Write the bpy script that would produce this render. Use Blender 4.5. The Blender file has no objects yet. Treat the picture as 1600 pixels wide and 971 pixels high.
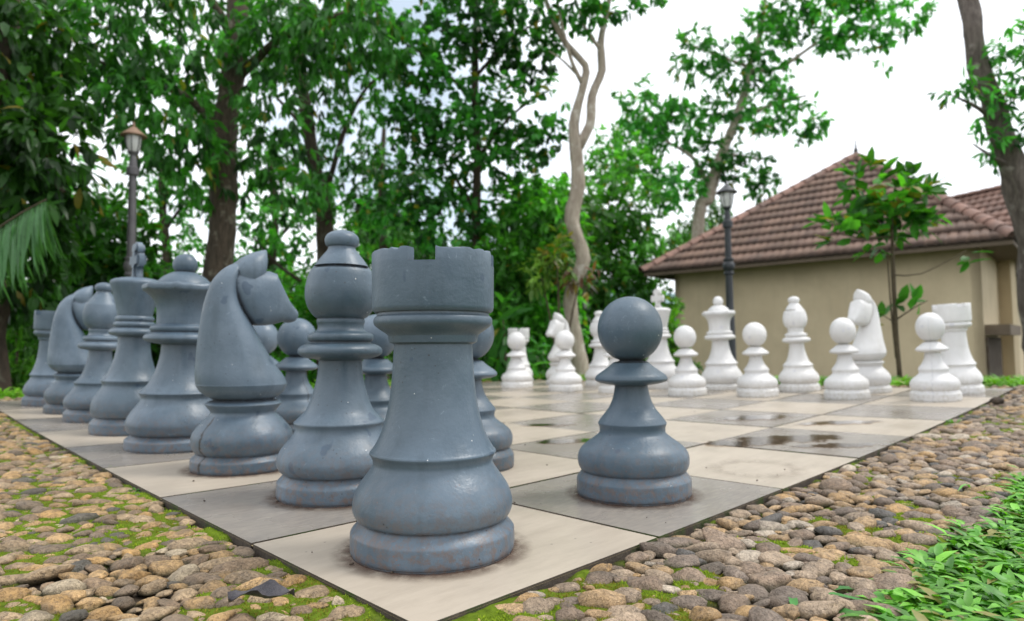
import bpy, bmesh, math, random
import numpy as np
from mathutils import Vector, Matrix, noise

random.seed(11)
rng = np.random.default_rng(11)
scn = bpy.context.scene
COL = scn.collection
S = 0.6                                  # one board square, metres
SV = 0.9285 * S                          # square depth along the piece row
FPX = 1026.05
PITCH, YAW, ROLL = 0.0533, 0.7889, -0.0102
CAM = Vector((-0.9342 * S, -1.2512 * S, 0.58389 * S))
c_, s_ = math.cos, math.sin
FWD = Vector((c_(YAW) * c_(PITCH), s_(YAW) * c_(PITCH), s_(PITCH)))
_R = Vector((s_(YAW), -c_(YAW), 0)); _U = _R.cross(FWD)
RGT = _R * c_(ROLL) + _U * s_(ROLL); UPV = -_R * s_(ROLL) + _U * c_(ROLL)
FH = Vector((c_(YAW), s_(YAW), 0)); RH = Vector((s_(YAW), -c_(YAW), 0))

def at(px, py, d):
    """place a point d metres in front of the viewpoint (layout helper)"""
    return CAM + (FWD + RGT * ((px - 800) / FPX) + UPV * ((485.5 - py) / FPX)) * d

def sstep(x):
    x = max(0.0, min(1.0, x)); return x * x * (3 - 2 * x)

def G(X, Y):
    """height of the ground: slightly dished board, land falling away behind it"""
    u, v = X / S, Y / SV
    x = max(-1.25, min(1.2, (u - 4) / 4)); y = max(-1.25, min(1.2, (v - 4) / 4))
    z = S * (0.043 * (x * x - 1) + 0.0315 * (y * y - 1) - 0.0632 * x * y)
    d = math.hypot(max(X - 8.9 * S, 0), max(Y - 8.9 * SV, 0))
    z -= 1.05 * sstep(d / 11.0)
    return z

def ground_pt(px, d):
    p = at(px, 540, d)
    return Vector((p.x, p.y, G(p.x, p.y)))

# ------------------------------------------------------------------ naming
def tag(o, label=None, cat=None, group=None, kind=None):
    if label: o['label'] = label
    if cat: o['category'] = cat
    if group: o['group'] = group
    if kind: o['kind'] = kind
    return o

def empty(name, loc, rz=0, label=None, cat=None, group=None):
    o = bpy.data.objects.new(name, None); COL.objects.link(o)
    o.location = loc; o.rotation_euler = (0, 0, rz); o.empty_display_size = .1
    return tag(o, label, cat, group)

def link(name, me, m=None, parent=None, smooth=True, ang=None):
    if m is not None:
        me.materials.clear(); me.materials.append(m)
    if smooth:
        me.polygons.foreach_set('use_smooth', [True] * len(me.polygons))
        if ang: me.set_sharp_from_angle(angle=math.radians(ang))
    o = bpy.data.objects.new(name, me); COL.objects.link(o)
    if parent is not None: o.parent = parent
    return o

def pymesh(name, verts, faces):
    me = bpy.data.meshes.new(name); me.from_pydata([tuple(v) for v in verts], [], faces); me.update()
    return me

def npmesh(name, V, quads=None, tris=None, col=None):
    """fast mesh from numpy arrays, with an optional point colour"""
    me = bpy.data.meshes.new(name)
    V = np.asarray(V, np.float32)
    me.vertices.add(len(V)); me.vertices.foreach_set('co', V.ravel())
    parts = []; starts = []; n = 0
    for F, k in ((quads, 4), (tris, 3)):
        if F is not None and len(F):
            F = np.asarray(F, np.int32); parts.append(F.ravel())
            starts.append(n + np.arange(len(F), dtype=np.int32) * k); n += F.size
    idx = np.concatenate(parts); st = np.concatenate(starts)
    me.loops.add(len(idx)); me.loops.foreach_set('vertex_index', idx)
    me.polygons.add(len(st)); me.polygons.foreach_set('loop_start', st)
    me.update(calc_edges=True); me.validate()
    if col is not None:
        a = me.color_attributes.new('Col', 'FLOAT_COLOR', 'POINT')
        c4 = np.ones((len(V), 4), np.float32); c4[:, :3] = col
        a.data.foreach_set('color', c4.ravel())
    return me

# --------------------------------------------------------------- materials
class NT:
    def __init__(s, name):
        s.m = bpy.data.materials.new(name); s.m.use_nodes = True
        s.t = s.m.node_tree; s.t.nodes.clear()
        s.out = s.n('ShaderNodeOutputMaterial')
    def n(s, t, **kw):
        x = s.t.nodes.new(t)
        for k, v in kw.items():
            if k.startswith('i_'):
                key = k[2:]; key = int(key) if key.isdigit() else key.replace('_', ' ')
                x.inputs[key].default_value = v
            else: setattr(x, k, v)
        return x
    def l(s, a, b): s.t.links.new(a, b)
    def noise(s, scale, detail=4, rough=.5, vec=None, dist=0):
        x = s.n('ShaderNodeTexNoise'); x.inputs['Scale'].default_value = scale
        x.inputs['Detail'].default_value = detail; x.inputs['Roughness'].default_value = rough
        x.inputs['Distortion'].default_value = dist
        if vec is not None: s.l(vec, x.inputs['Vector'])
        return x.outputs['Fac']
    def ramp(s, fac, stops, interp='LINEAR'):
        r = s.n('ShaderNodeValToRGB'); r.color_ramp.interpolation = interp
        e = r.color_ramp.elements
        while len(e) < len(stops): e.new(.5)
        for k, (p, c) in zip(e, stops):
            k.position = p; k.color = (c if len(c) == 4 else (*c, 1)) if isinstance(c, tuple) else (c, c, c, 1)
        s.l(fac, r.inputs[0]); return r.outputs[0]
    def mix(s, fac, a, b, mode='MIX'):
        x = s.n('ShaderNodeMix', data_type='RGBA', blend_type=mode)
        for sock, v in ((0, fac), (6, a), (7, b)):
            if isinstance(v, (int, float)): x.inputs[sock].default_value = v if sock == 0 else (v, v, v, 1)
            elif isinstance(v, tuple): x.inputs[sock].default_value = (*v, 1)
            else: s.l(v, x.inputs[sock])
        return x.outputs[2]
    def math(s, op, a, b=0.0, c=None, clamp=False):
        x = s.n('ShaderNodeMath', operation=op, use_clamp=clamp)
        for k, v in enumerate((a, b) + ((c,) if c is not None else ())):
            if isinstance(v, (int, float)): x.inputs[k].default_value = v
            else: s.l(v, x.inputs[k])
        return x.outputs[0]
    def bump(s, h, strength=.3, dist=.01):
        b = s.n('ShaderNodeBump'); b.inputs['Strength'].default_value = strength
        b.inputs['Distance'].default_value = dist; s.l(h, b.inputs['Height']); return b.outputs[0]
    def principled(s, color, rough=.5, normal=None, **kw):
        p = s.n('ShaderNodeBsdfPrincipled')
        if isinstance(color, tuple): p.inputs['Base Color'].default_value = (*color, 1)
        else: s.l(color, p.inputs['Base Color'])
        if isinstance(rough, (int, float)): p.inputs['Roughness'].default_value = rough
        else: s.l(rough, p.inputs['Roughness'])
        if normal is not None: s.l(normal, p.inputs['Normal'])
        for k, v in kw.items():
            k = k.replace('_', ' ')
            if isinstance(v, (int, float, tuple)): p.inputs[k].default_value = v
            else: s.l(v, p.inputs[k])
        return p
    def done(s, sh): s.l(sh, s.out.inputs['Surface']); return s.m

def pos(nt): return nt.n('ShaderNodeNewGeometry').outputs['Position']
def objc(nt): return nt.n('ShaderNodeTexCoord').outputs['Object']

def mat_paint(name, base, dark, light, white=False, cracks=()):
    n = NT(name); P = pos(n); O = objc(n)
    sep = n.n('ShaderNodeSeparateXYZ'); n.l(O, sep.inputs[0])
    c = n.mix(n.ramp(n.noise(5, 5, .6, P), [(.36, 0.), (.62, 1.)]), base, light)
    c = n.mix(n.math('MULTIPLY', n.ramp(n.noise(2.2, 3, .5, P), [(.4, 0.), (.68, 1.)]), .8), c, dark)
    # blotches of retouched paint
    c = n.mix(n.math('MULTIPLY', n.ramp(n.noise(17, 2, .4, P), [(.70, 0.), (.72, 1.)]), .55), c,
              (dark[0] * .75, dark[1] * .85, dark[2] * 1.15) if not white else (.52, .52, .58))
    mp = n.n('ShaderNodeMapping'); mp.inputs['Scale'].default_value = (1, 1, .12); n.l(P, mp.inputs[0])
    st = n.ramp(n.noise(28, 5, .6, mp.outputs[0]), [(.50, 0.), (.70, 1.)])
    c = n.mix(n.math('MULTIPLY', st, .28 if not white else .22), c, (dark[0] * .7, dark[1] * .7, dark[2] * .65) if not white else (.50, .49, .43))
    sc = n.ramp(n.noise(42, 6, .8, P, 1.2), [(.62, 0.), (.66, 1.)])
    c = n.mix(n.math('MULTIPLY', sc, .5), c, (light[0] * 1.5, light[1] * 1.45, light[2] * 1.4) if not white else (.5, .5, .5))
    # dirt in the lowest 12 cm
    low = n.ramp(sep.outputs[2], [(0.0, 1.), (.16, 0.)])
    dm = n.math('MULTIPLY', low, n.ramp(n.noise(60, 5, .7, P), [(.45, 0.), (.62, 1.)]))
    c = n.mix(n.math('MULTIPLY', dm, .8 if not white else .6), c, (.15, .10, .075) if not white else (.36, .33, .25))
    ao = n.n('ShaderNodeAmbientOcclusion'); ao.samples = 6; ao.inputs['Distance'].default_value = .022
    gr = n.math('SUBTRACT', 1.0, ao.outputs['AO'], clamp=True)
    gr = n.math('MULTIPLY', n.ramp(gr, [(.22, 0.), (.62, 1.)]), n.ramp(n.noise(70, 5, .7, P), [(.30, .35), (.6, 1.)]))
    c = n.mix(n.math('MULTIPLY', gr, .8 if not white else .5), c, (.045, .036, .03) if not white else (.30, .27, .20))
    # specks
    v1 = n.n('ShaderNodeTexVoronoi'); v1.inputs['Scale'].default_value = 70; n.l(P, v1.inputs['Vector'])
    sp = n.math('MULTIPLY', n.math('LESS_THAN', v1.outputs['Distance'], .13),
                n.math('GREATER_THAN', n.noise(9, 2, .5, P), .54))
    c = n.mix(n.math('MULTIPLY', sp, .75), c, (.035, .035, .04) if not white else (.40, .38, .36))
    v2 = n.n('ShaderNodeTexVoronoi'); v2.inputs['Scale'].default_value = 48; n.l(P, v2.inputs['Vector'])
    sp2 = n.math('MULTIPLY', n.math('LESS_THAN', v2.outputs['Distance'], n.math('MULTIPLY', n.noise(31, 2, .5, P), .13)),
                 n.math('GREATER_THAN', n.noise(13, 2, .5, P), .60))
    c = n.mix(sp2, c, (.62, .62, .60) if not white else (.45, .44, .42))
    if not white:
        v3 = n.n('ShaderNodeTexVoronoi'); v3.inputs['Scale'].default_value = 95; n.l(P, v3.inputs['Vector'])
        sp3 = n.math('MULTIPLY', n.math('LESS_THAN', v3.outputs['Distance'], n.math('MULTIPLY', n.noise(37, 3, .6, P), .24)),
                     n.math('MULTIPLY', n.ramp(sep.outputs[2], [(0.03, 1.), (.2, .1)]),
                            n.math('GREATER_THAN', n.noise(11, 3, .6, P), .56)))
        c = n.mix(n.math('MULTIPLY', sp3, .7), c, (.22, .10, .065))
    h = n.math('ADD', n.math('MULTIPLY', n.noise(14, 4, .5, P), 1.0), n.math('MULTIPLY', n.noise(150, 3, .6, P), .18))
    for (a0, z0, z1, w) in cracks:
        ang = n.math('ARCTAN2', sep.outputs[1], sep.outputs[0])
        wob = n.math('MULTIPLY', n.math('SUBTRACT', n.noise(30, 3, .6, O), .5), .25)
        d = n.math('ABSOLUTE', n.math('ADD', n.math('SUBTRACT', ang, a0), wob))
        ck = n.math('LESS_THAN', d, w)
        ck = n.math('MULTIPLY', ck, n.math('MULTIPLY', n.math('GREATER_THAN', sep.outputs[2], z0), n.math('LESS_THAN', sep.outputs[2], z1)))
        c = n.mix(n.math('MULTIPLY', ck, .9), c, (.02, .018, .016) if not white else (.42, .43, .45))
        h = n.math('SUBTRACT', h, n.math('MULTIPLY', ck, .8))
    r = n.ramp(n.noise(8, 4, .6, P), [(.3, .33 if not white else .36), (.7, .52)])
    p = n.principled(c, r, n.bump(h, .5, .007))
    return n.done(p.outputs[0])

GB, GD, GL = (.078, .118, .160), (.036, .064, .085), (.13, .175, .222)
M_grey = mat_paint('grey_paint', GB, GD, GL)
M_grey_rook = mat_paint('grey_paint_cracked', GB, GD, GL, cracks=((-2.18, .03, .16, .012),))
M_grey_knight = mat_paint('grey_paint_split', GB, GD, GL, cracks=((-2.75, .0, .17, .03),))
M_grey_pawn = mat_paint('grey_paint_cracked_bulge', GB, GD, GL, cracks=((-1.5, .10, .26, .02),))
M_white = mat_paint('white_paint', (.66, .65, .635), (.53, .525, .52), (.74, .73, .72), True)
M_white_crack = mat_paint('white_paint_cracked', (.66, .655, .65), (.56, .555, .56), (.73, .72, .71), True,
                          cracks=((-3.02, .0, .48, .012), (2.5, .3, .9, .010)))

def mat_tile(name, a, b, c, streak, rough):
    n = NT(name); P = pos(n)
    mp = n.n('ShaderNodeMapping'); mp.inputs['Scale'].default_value = (1, 5, 1); mp.inputs['Rotation'].default_value = (0, 0, .5)
    n.l(P, mp.inputs[0])
    f1 = n.noise(3.0, 6, .62, P); f2 = n.noise(streak, 6, .7, mp.outputs[0])
    col = n.mix(n.ramp(f1, [(.3, 0.), (.7, 1.)]), a, b)
    col = n.mix(n.math('MULTIPLY', n.ramp(f2, [(.42, 0.), (.66, 1.)]), .55), col, c)
    # dried stains
    st = n.ramp(n.noise(1.6, 5, .65, P), [(.56, 0.), (.64, 1.)])
    col = n.mix(n.math('MULTIPLY', st, .30), col, (.17, .14, .11))
    vs = n.n('ShaderNodeTexVoronoi'); vs.inputs['Scale'].default_value = 26; n.l(P, vs.inputs['Vector'])
    sp = n.math('MULTIPLY', n.math('LESS_THAN', vs.outputs['Distance'], .07), n.math('GREATER_THAN', n.noise(3.1, 2, .5, P), .5))
    col = n.mix(n.math('MULTIPLY', sp, .6), col, (.08, .055, .04))
    r = n.ramp(n.noise(2.4, 4, .6, P), [(.3, rough - .1), (.7, rough + .12)])
    p = n.principled(col, r, n.bump(n.noise(90, 4, .6, P), .12, .003))
    return n.done(p.outputs[0])
M_tile_l = mat_tile('light_tile', (.47, .405, .325), (.40, .345, .275), (.33, .28, .22), 6, .38)
M_tile_d = mat_tile('dark_tile', (.20, .18, .16), (.27, .243, .21), (.35, .31, .26), 22, .25)

def mat_simple(name, c1, c2, scale, rough, bump=.3, bd=.01, c3=None, detail=6):
    n = NT(name); P = pos(n)
    col = n.mix(n.ramp(n.noise(scale, detail, .65, P), [(.32, 0.), (.68, 1.)]), c1, c2)
    if c3: col = n.mix(n.ramp(n.noise(scale * .37, 4, .6, P), [(.52, 0.), (.62, 1.)]), col, c3)
    p = n.principled(col, rough, n.bump(n.noise(scale * 3, 6, .7, P), bump, bd))
    return n.done(p.outputs[0])
M_grout = mat_simple('grout', (.34, .27, .14), (.22, .17, .10), 20, .9)
M_bed = mat_simple('mortar', (.055, .042, .032), (.10, .08, .06), 25, .95, .6, .01, (.04, .065, .012))
M_soil = mat_simple('soil', (.035, .045, .018), (.07, .06, .035), 1.5, .95, .5, .03, (.05, .09, .02))
M_hill = mat_simple('hill_forest', (.16, .26, .27), (.26, .36, .38), .05, 1, 0)

def mat_vcol(name, rough=.6, transl=0.0, nscale=40, namp=.5, bump=.3, bd=.004, spec=.5):
    n = NT(name); P = pos(n)
    a = n.n('ShaderNodeAttribute'); a.attribute_name = 'Col'
    k = n.ramp(n.noise(nscale, 5, .65, P), [(.25, 1 - namp), (.75, 1 + namp * .6)])
    c = n.mix(1.0, a.outputs['Color'], k, 'MULTIPLY')
    nm = n.bump(n.noise(nscale * 2.2, 4, .6, P), bump, bd) if bump else None
    p = n.principled(c, rough, nm); p.inputs['Specular IOR Level'].default_value = spec
    if transl:
        t = n.n('ShaderNodeBsdfTranslucent')
        n.l(n.mix(1.0, c, (1.7, 2.0, .6), 'MULTIPLY'), t.inputs['Color'])
        m = n.n('ShaderNodeMixShader'); m.inputs[0].default_value = transl
        n.l(p.outputs[0], m.inputs[1]); n.l(t.outputs[0], m.inputs[2])
        return n.done(m.outputs[0])
    return n.done(p.outputs[0])
def mat_pebble():
    n = NT('pebble_stone'); P = pos(n)
    a = n.n('ShaderNodeAttribute'); a.attribute_name = 'Col'
    c = n.mix(1.0, a.outputs['Color'], n.ramp(n.noise(55, 6, .7, P), [(.25, .45), (.75, 1.3)]), 'MULTIPLY')
    c = n.mix(n.math('MULTIPLY', n.ramp(n.noise(120, 5, .75, P), [(.52, 0.), (.62, 1.)]), .55), c, (.06, .045, .03))
    c = n.mix(n.math('MULTIPLY', n.ramp(n.noise(18, 4, .6, P), [(.55, 0.), (.68, 1.)]), .45), c, (.11, .09, .065))
    h = n.math('ADD', n.noise(90, 5, .7, P), n.math('MULTIPLY', n.ramp(n.noise(210, 3, .6, P), [(.4, 0.), (.5, 1.)]), .35))
    r = n.ramp(n.noise(25, 4, .6, P), [(.35, .38), (.65, .8)])
    return n.done(n.principled(c, r, n.bump(h, .9, .006)).outputs[0])
M_pebble = mat_pebble()
M_leaf = mat_vcol('leaf', .42, .40, 5, .35, 0, spec=.3)
M_grassleaf = mat_vcol('grass_leaf', .45, .22, 60, .3, 0, spec=.4)
M_moss = mat_vcol('moss_leaf', .9, .2, 30, .4, 0, spec=.1)

def mat_bark(name, c1, c2, c3):
    n = NT(name); P = pos(n)
    mp = n.n('ShaderNodeMapping'); mp.inputs['Scale'].default_value = (1, 1, .22); n.l(P, mp.inputs[0])
    f = n.noise(26, 6, .7, mp.outputs[0])
    c = n.mix(n.ramp(f, [(.35, 0.), (.65, 1.)]), c1, c2)
    c = n.mix(n.ramp(n.noise(5, 4, .6, P), [(.56, 0.), (.66, 1.)]), c, c3)
    p = n.principled(c, .9, n.bump(f, .9, .03))
    return n.done(p.outputs[0])
M_bark_d = mat_bark('dark_bark', (.035, .026, .018), (.085, .06, .04), (.12, .11, .08))
M_bark_b = mat_bark('brown_bark', (.045, .034, .024), (.12, .09, .062), (.25, .23, .17))
M_bark_p = mat_bark('pale_bark', (.27, .22, .17), (.46, .40, .32), (.54, .50, .43))
M_bark_g = mat_bark('grey_bark', (.07, .055, .045), (.17, .14, .12), (.28, .25, .22))
M_bark_f = mat_bark('flaky_bark', (.14, .08, .04), (.33, .22, .13), (.40, .32, .24))
M_stem = mat_simple('stem', (.05, .035, .02), (.09, .065, .035), 20, .8)
M_lampgrey = mat_simple('grey_lamp_paint', (.07, .065, .07), (.10, .095, .10), 9, .5, .1)
M_lampdark = mat_simple('black_lamp_paint', (.018, .022, .026), (.03, .034, .04), 9, .45, .1)
M_copper = mat_simple('copper_cap', (.20, .115, .07), (.27, .17, .11), 12, .5, .1)
def mat_lampglass():
    n = NT('lamp_glass'); p = n.principled((.80, .80, .78), .12)
    p.inputs['Transmission Weight'].default_value = .35
    return n.done(p.outputs[0])
M_lglass = mat_lampglass()

def mat_wall():
    n = NT('beige_render_wall'); P = pos(n)
    mp = n.n('ShaderNodeMapping'); mp.inputs['Scale'].default_value = (1, 1, .15); n.l(P, mp.inputs[0])
    c = n.mix(n.ramp(n.noise(1.1, 5, .6, P), [(.3, 0.), (.7, 1.)]), (.50, .41, .265), (.58, .485, .32))
    c = n.mix(n.math('MULTIPLY', n.ramp(n.noise(4, 5, .6, mp.outputs[0]), [(.5, 0.), (.7, 1.)]), .12), c, (.2, .17, .11))
    c = n.mix(n.math('MULTIPLY', n.ramp(n.noise(.7, 6, .65, P), [(.5, 0.), (.7, 1.)]), .3), c, (.30, .25, .16))
    p = n.principled(c, .85, n.bump(n.noise(60, 4, .6, P), .25, .006))
    return n.done(p.outputs[0])
M_wall = mat_wall()
M_fascia = mat_simple('fascia_board', (.10, .075, .05), (.14, .105, .07), 3, .8)
def mat_roof():
    n = NT('clay_roof_tile'); P = pos(n)
    a = n.n('ShaderNodeAttribute'); a.attribute_name = 'Col'
    c = n.mix(1.0, a.outputs['Color'], n.ramp(n.noise(7, 6, .7, P), [(.25, .6), (.75, 1.25)]), 'MULTIPLY')
    c = n.mix(n.math('MULTIPLY', n.ramp(n.noise(1.3, 6, .7, P), [(.5, 0.), (.68, 1.)]), .5), c, (.06, .05, .045))
    p = n.principled(c, .75, n.bump(n.noise(30, 4, .6, P), .3, .01))
    return n.done(p.outputs[0])
M_roof = mat_roof()

def mat_puddle():
    n = NT('puddle_water'); P = pos(n)
    a = n.n('ShaderNodeAttribute'); a.attribute_name = 'Col'
    sx = n.n('ShaderNodeSeparateColor'); n.l(a.outputs['Color'], sx.inputs[0])
    # irregular shoreline: centre weight minus noise
    f = n.math('ADD', sx.outputs[0], n.math('MULTIPLY', n.math('SUBTRACT', n.noise(14, 6, .65, P), .5), 1.5))
    al = n.ramp(f, [(.34, 0.), (.42, 1.)])
    lw = n.n('ShaderNodeFresnel'); lw.inputs[0].default_value = 1.33
    tr = n.n('ShaderNodeBsdfTransparent'); tr.inputs[0].default_value = (.55, .47, .40, 1)
    gl = n.n('ShaderNodeBsdfGlossy'); gl.inputs['Roughness'].default_value = .05; gl.inputs['Color'].default_value = (.9, .9, .9, 1)
    n.l(n.bump(n.noise(60, 4, .6, P), .12, .003), gl.inputs['Normal'])
    m = n.n('ShaderNodeMixShader'); n.l(n.math('MULTIPLY', lw.outputs[0], .72), m.inputs[0]); n.l(tr.outputs[0], m.inputs[1]); n.l(gl.outputs[0], m.inputs[2])
    t2 = n.n('ShaderNodeBsdfTransparent')
    m2 = n.n('ShaderNodeMixShader'); n.l(al, m2.inputs[0]); n.l(t2.outputs[0], m2.inputs[1]); n.l(m.outputs[0], m2.inputs[2])
    return n.done(m2.outputs[0])
M_puddle = mat_puddle()

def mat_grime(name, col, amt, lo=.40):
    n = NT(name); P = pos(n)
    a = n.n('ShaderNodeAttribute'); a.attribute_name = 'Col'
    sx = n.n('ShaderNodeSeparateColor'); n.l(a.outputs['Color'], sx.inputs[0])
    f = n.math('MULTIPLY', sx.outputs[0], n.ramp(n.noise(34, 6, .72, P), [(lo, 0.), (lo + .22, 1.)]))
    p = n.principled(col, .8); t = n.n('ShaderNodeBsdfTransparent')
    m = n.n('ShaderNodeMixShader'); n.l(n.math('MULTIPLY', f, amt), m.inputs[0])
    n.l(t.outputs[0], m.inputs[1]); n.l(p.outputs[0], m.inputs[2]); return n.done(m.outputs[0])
M_grime_shadow = mat_grime('dirt_shadow_film', (.085, .045, .028), .9, .34)  # brown dirt, made darker to stand in for contact shadow

# ------------------------------------------------------------------ ground
def grid_lines(lo, hi, a, b, step, far):
    """lines every `step` between a and b, then widening out to lo / hi"""
    L = list(np.arange(a, b + 1e-6, step)); s = step; x = b
    while x < hi: s *= 1.35; x = min(x + s, hi); L.append(x)
    s = step; x = a
    while x > lo: s *= 1.35; x = max(x - s, lo); L.insert(0, x)
    return L
gx = grid_lines(-500, 500, -6, 16, .5, 0); gy = grid_lines(-500, 500, -6, 16, .5, 0)
V = [(x, y, G(x, y) - .048) for y in gy for x in gx]; nx = len(gx)
F = [(j * nx + i, j * nx + i + 1, (j + 1) * nx + i + 1, (j + 1) * nx + i) for j in range(len(gy) - 1) for i in range(nx - 1)]
tag(link('ground', pymesh('ground', V, F), M_soil), kind='structure')

B8X, B8Y = 8 * S, 8 * SV
U0, U1, V0, V1 = -1.9 * S, 8.38 * S, -.745 * S, 8.4 * SV      # outline of the pebble border
step = .014
def edge_v0(x): return V0 + .02 + .02 * math.sin(x * 3.1) + .03 * math.sin(x * 7.7 + 1)
# mortar bed under the pebbles, lifted where moss grows
def mossf(x, y):
    a = noise.noise(Vector((x * 2.2, y * 2.2, 3.1))) + .75 * noise.noise(Vector((x * 9, y * 9, 1.2)))
    left = .14 * sstep((.5 - x) * 2) + .10
    if x < -.02: left += .37 + .18 * sstep((y - .2) * 1.2)
    if y < 0: left += .10 * sstep((y + .5) * 2.5) * sstep((1.6 - x))
    return a + left
rows = []
xs = np.arange(U0, U1 + step, step * 1.0); ys = np.arange(V0, V1 + step, step * 1.0)
vid = {}; V = []; C = []; F = []
def bedz(x, y):
    m = max(0., min(1., (mossf(x, y) - .08) / .25))
    return G(x, y) - .0185 - .035 * sstep((V0 + .05 - y) / .06) + .0105 * m + .004 * noise.noise(Vector((x * 40, y * 40, 0))), m
def inside_board(x, y, e=.03): return e < x < B8X - e and e < y < B8Y - e
near = lambda x, y: (x - CAM.x) ** 2 + (y - CAM.y) ** 2 < 2.6 ** 2
def addbed(xs, ys, cond):
    ids = {}
    for j in range(len(ys) - 1):
        for i in range(len(xs) - 1):
            cx, cy = (xs[i] + xs[i + 1]) / 2, (ys[j] + ys[j + 1]) / 2
            if not cond(cx, cy): continue
            f = []
            for (a, b) in ((i, j), (i + 1, j), (i + 1, j + 1), (i, j + 1)):
                if (a, b) not in ids:
                    z, m = bedz(xs[a], ys[b]); ids[(a, b)] = len(V); V.append((xs[a], ys[b], z))
                    C.append((.05 + .06 * m, .045 + .12 * m, .022 - .010 * m) if m > .2 else (.055, .042, .03))
                f.append(ids[(a, b)])
            F.append(f)
NX = 2.1
addbed(xs[xs < NX], ys[ys < NX], lambda x, y: not inside_board(x, y))
xs2 = np.arange(U0, U1 + .05, .05); ys2 = np.arange(V0, V1 + .05, .05)
addbed(xs2, ys2, lambda x, y: not inside_board(x, y, .06) and not (x < NX - .05 and y < NX - .05))
M_bedc = mat_vcol('mortar_and_moss', .95, 0, 60, .5, .6, .008, .1)
tag(link('path', npmesh('path', np.array(V), quads=np.array(F), col=np.array(C)), M_bedc), kind='structure')

# pebbles: packed by dart throwing, large first
cell = .08; buckets = {}
def try_put(x, y, r, k=.80):
    ci, cj = int(x // cell), int(y // cell)
    for a in (-1, 0, 1):
        for b in (-1, 0, 1):
            for (px, py, pr) in buckets.get((ci + a, cj + b), ()):
                if (px - x) ** 2 + (py - y) ** 2 < (k * (pr + r)) ** 2: return False
    buckets.setdefault((ci, cj), []).append((x, y, r)); return True
peb = []
def region(x, y):
    if not (U0 < x < U1 and edge_v0(x) < y < V1): return False
    return not (-.018 < x < B8X + .018 and -.018 < y < B8Y + .018)
def throw(n, r0, r1):
    k = 0
    bands = [(U0, 0, V0, V1, .50), (0, U1, V0, 0, .34), (B8X, U1, 0, V1, .08), (0, B8X, B8Y, V1, .08)]
    for (xa, xb, ya, yb, w) in bands:
        for _ in range(int(n * w)):
            x = random.uniform(xa, xb); y = random.uniform(ya, yb)
            if not region(x, y): continue
            r = random.uniform(r0, r1)
            if try_put(x, y, r): peb.append((x, y, r))
throw(2200, .024, .032); throw(12000, .018, .025); throw(50000, .012, .018); throw(60000, .007, .011)
def ico(sub):
    bm = bmesh.new(); bmesh.ops.create_icosphere(bm, subdivisions=sub, radius=1)
    v = np.array([x.co[:] for x in bm.verts]); f = np.array([[q.index for q in p.verts] for p in bm.faces]); bm.free(); return v, f
ICO = {s: ico(s) for s in (1, 2, 3)}
PAL = [((.42, .29, .16), .24), ((.35, .27, .195), .26), ((.25, .185, .135), .20), ((.19, .15, .12), .14), ((.10, .095, .09), .055), ((.40, .26, .12), .05), ((.44, .38, .31), .06)]
VV, FF, CC, off = [], [], [], 0
for (x, y, r) in peb:
    d = math.hypot(x - CAM.x, y - CAM.y)
    v, f = ICO[3 if d < 1.5 else 2 if d < 3.6 else 1]
    asp = random.uniform(.95, 1.9); ra, rb = r * math.sqrt(asp) * 1.08, r / math.sqrt(asp) * 1.08
    rc = r * random.uniform(.42, .60)
    w = v.copy()
    for q in range(3):      # lumpy deformation
        dv = rng.normal(size=3); dv /= np.linalg.norm(dv)
        w *= (1 + .13 * np.sin(2.2 * (v @ dv) + rng.uniform(0, 6)))[:, None]
    if d < 2.6:
        for q in range(5):
            dv = rng.normal(size=3) * 3.2; w *= (1 + .035 * np.sin(v @ dv * 1.6 + rng.uniform(0, 6)))[:, None]
        for q in range(7):
            dv = rng.normal(size=3) * 7; w *= (1 + .012 * np.sin(v @ dv * 1.3 + rng.uniform(0, 6)))[:, None]
    if d < 2.4:
      for q in range(2):
        dv = rng.normal(size=3); dv[2] = abs(dv[2]); dv /= np.linalg.norm(dv)
        t = np.clip(w @ dv - .66, 0, None); w -= t[:, None] * dv * .75      # worn flat facet
    w = w * np.array([ra, rb, rc])
    a = random.gauss(-.78, .55); tx = random.gauss(0, .16); ty = random.gauss(0, .16)
    R = np.array(Matrix.Rotation(a, 3, 'Z') @ Matrix.Rotation(tx, 3, 'X') @ Matrix.Rotation(ty, 3, 'Y'))
    w = w @ R.T
    z = G(x, y) - .013 + rc * .12 + random.uniform(-.004, .004)
    w += np.array([x, y, z])
    VV.append(w); FF.append(f + off); off += len(w)
    t = random.random(); k = 0
    while t > PAL[k][1] and k < len(PAL) - 1: t -= PAL[k][1]; k += 1
    base = np.array(PAL[k][0]) * random.uniform(.75, 1.15) * (np.array([1.3, 1.2, .98]) if x < .1 else np.array([1.22, 1.17, 1.1]))
    cc = np.repeat(base[None], len(w), 0)
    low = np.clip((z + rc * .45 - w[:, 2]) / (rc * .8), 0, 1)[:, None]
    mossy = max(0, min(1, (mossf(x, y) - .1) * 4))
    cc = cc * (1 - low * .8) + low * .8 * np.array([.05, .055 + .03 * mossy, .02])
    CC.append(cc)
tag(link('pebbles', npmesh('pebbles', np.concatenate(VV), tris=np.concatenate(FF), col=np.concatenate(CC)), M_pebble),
    'rounded river pebbles set close together in the mortar border around the chessboard', 'pebbles', kind='stuff')

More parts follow.
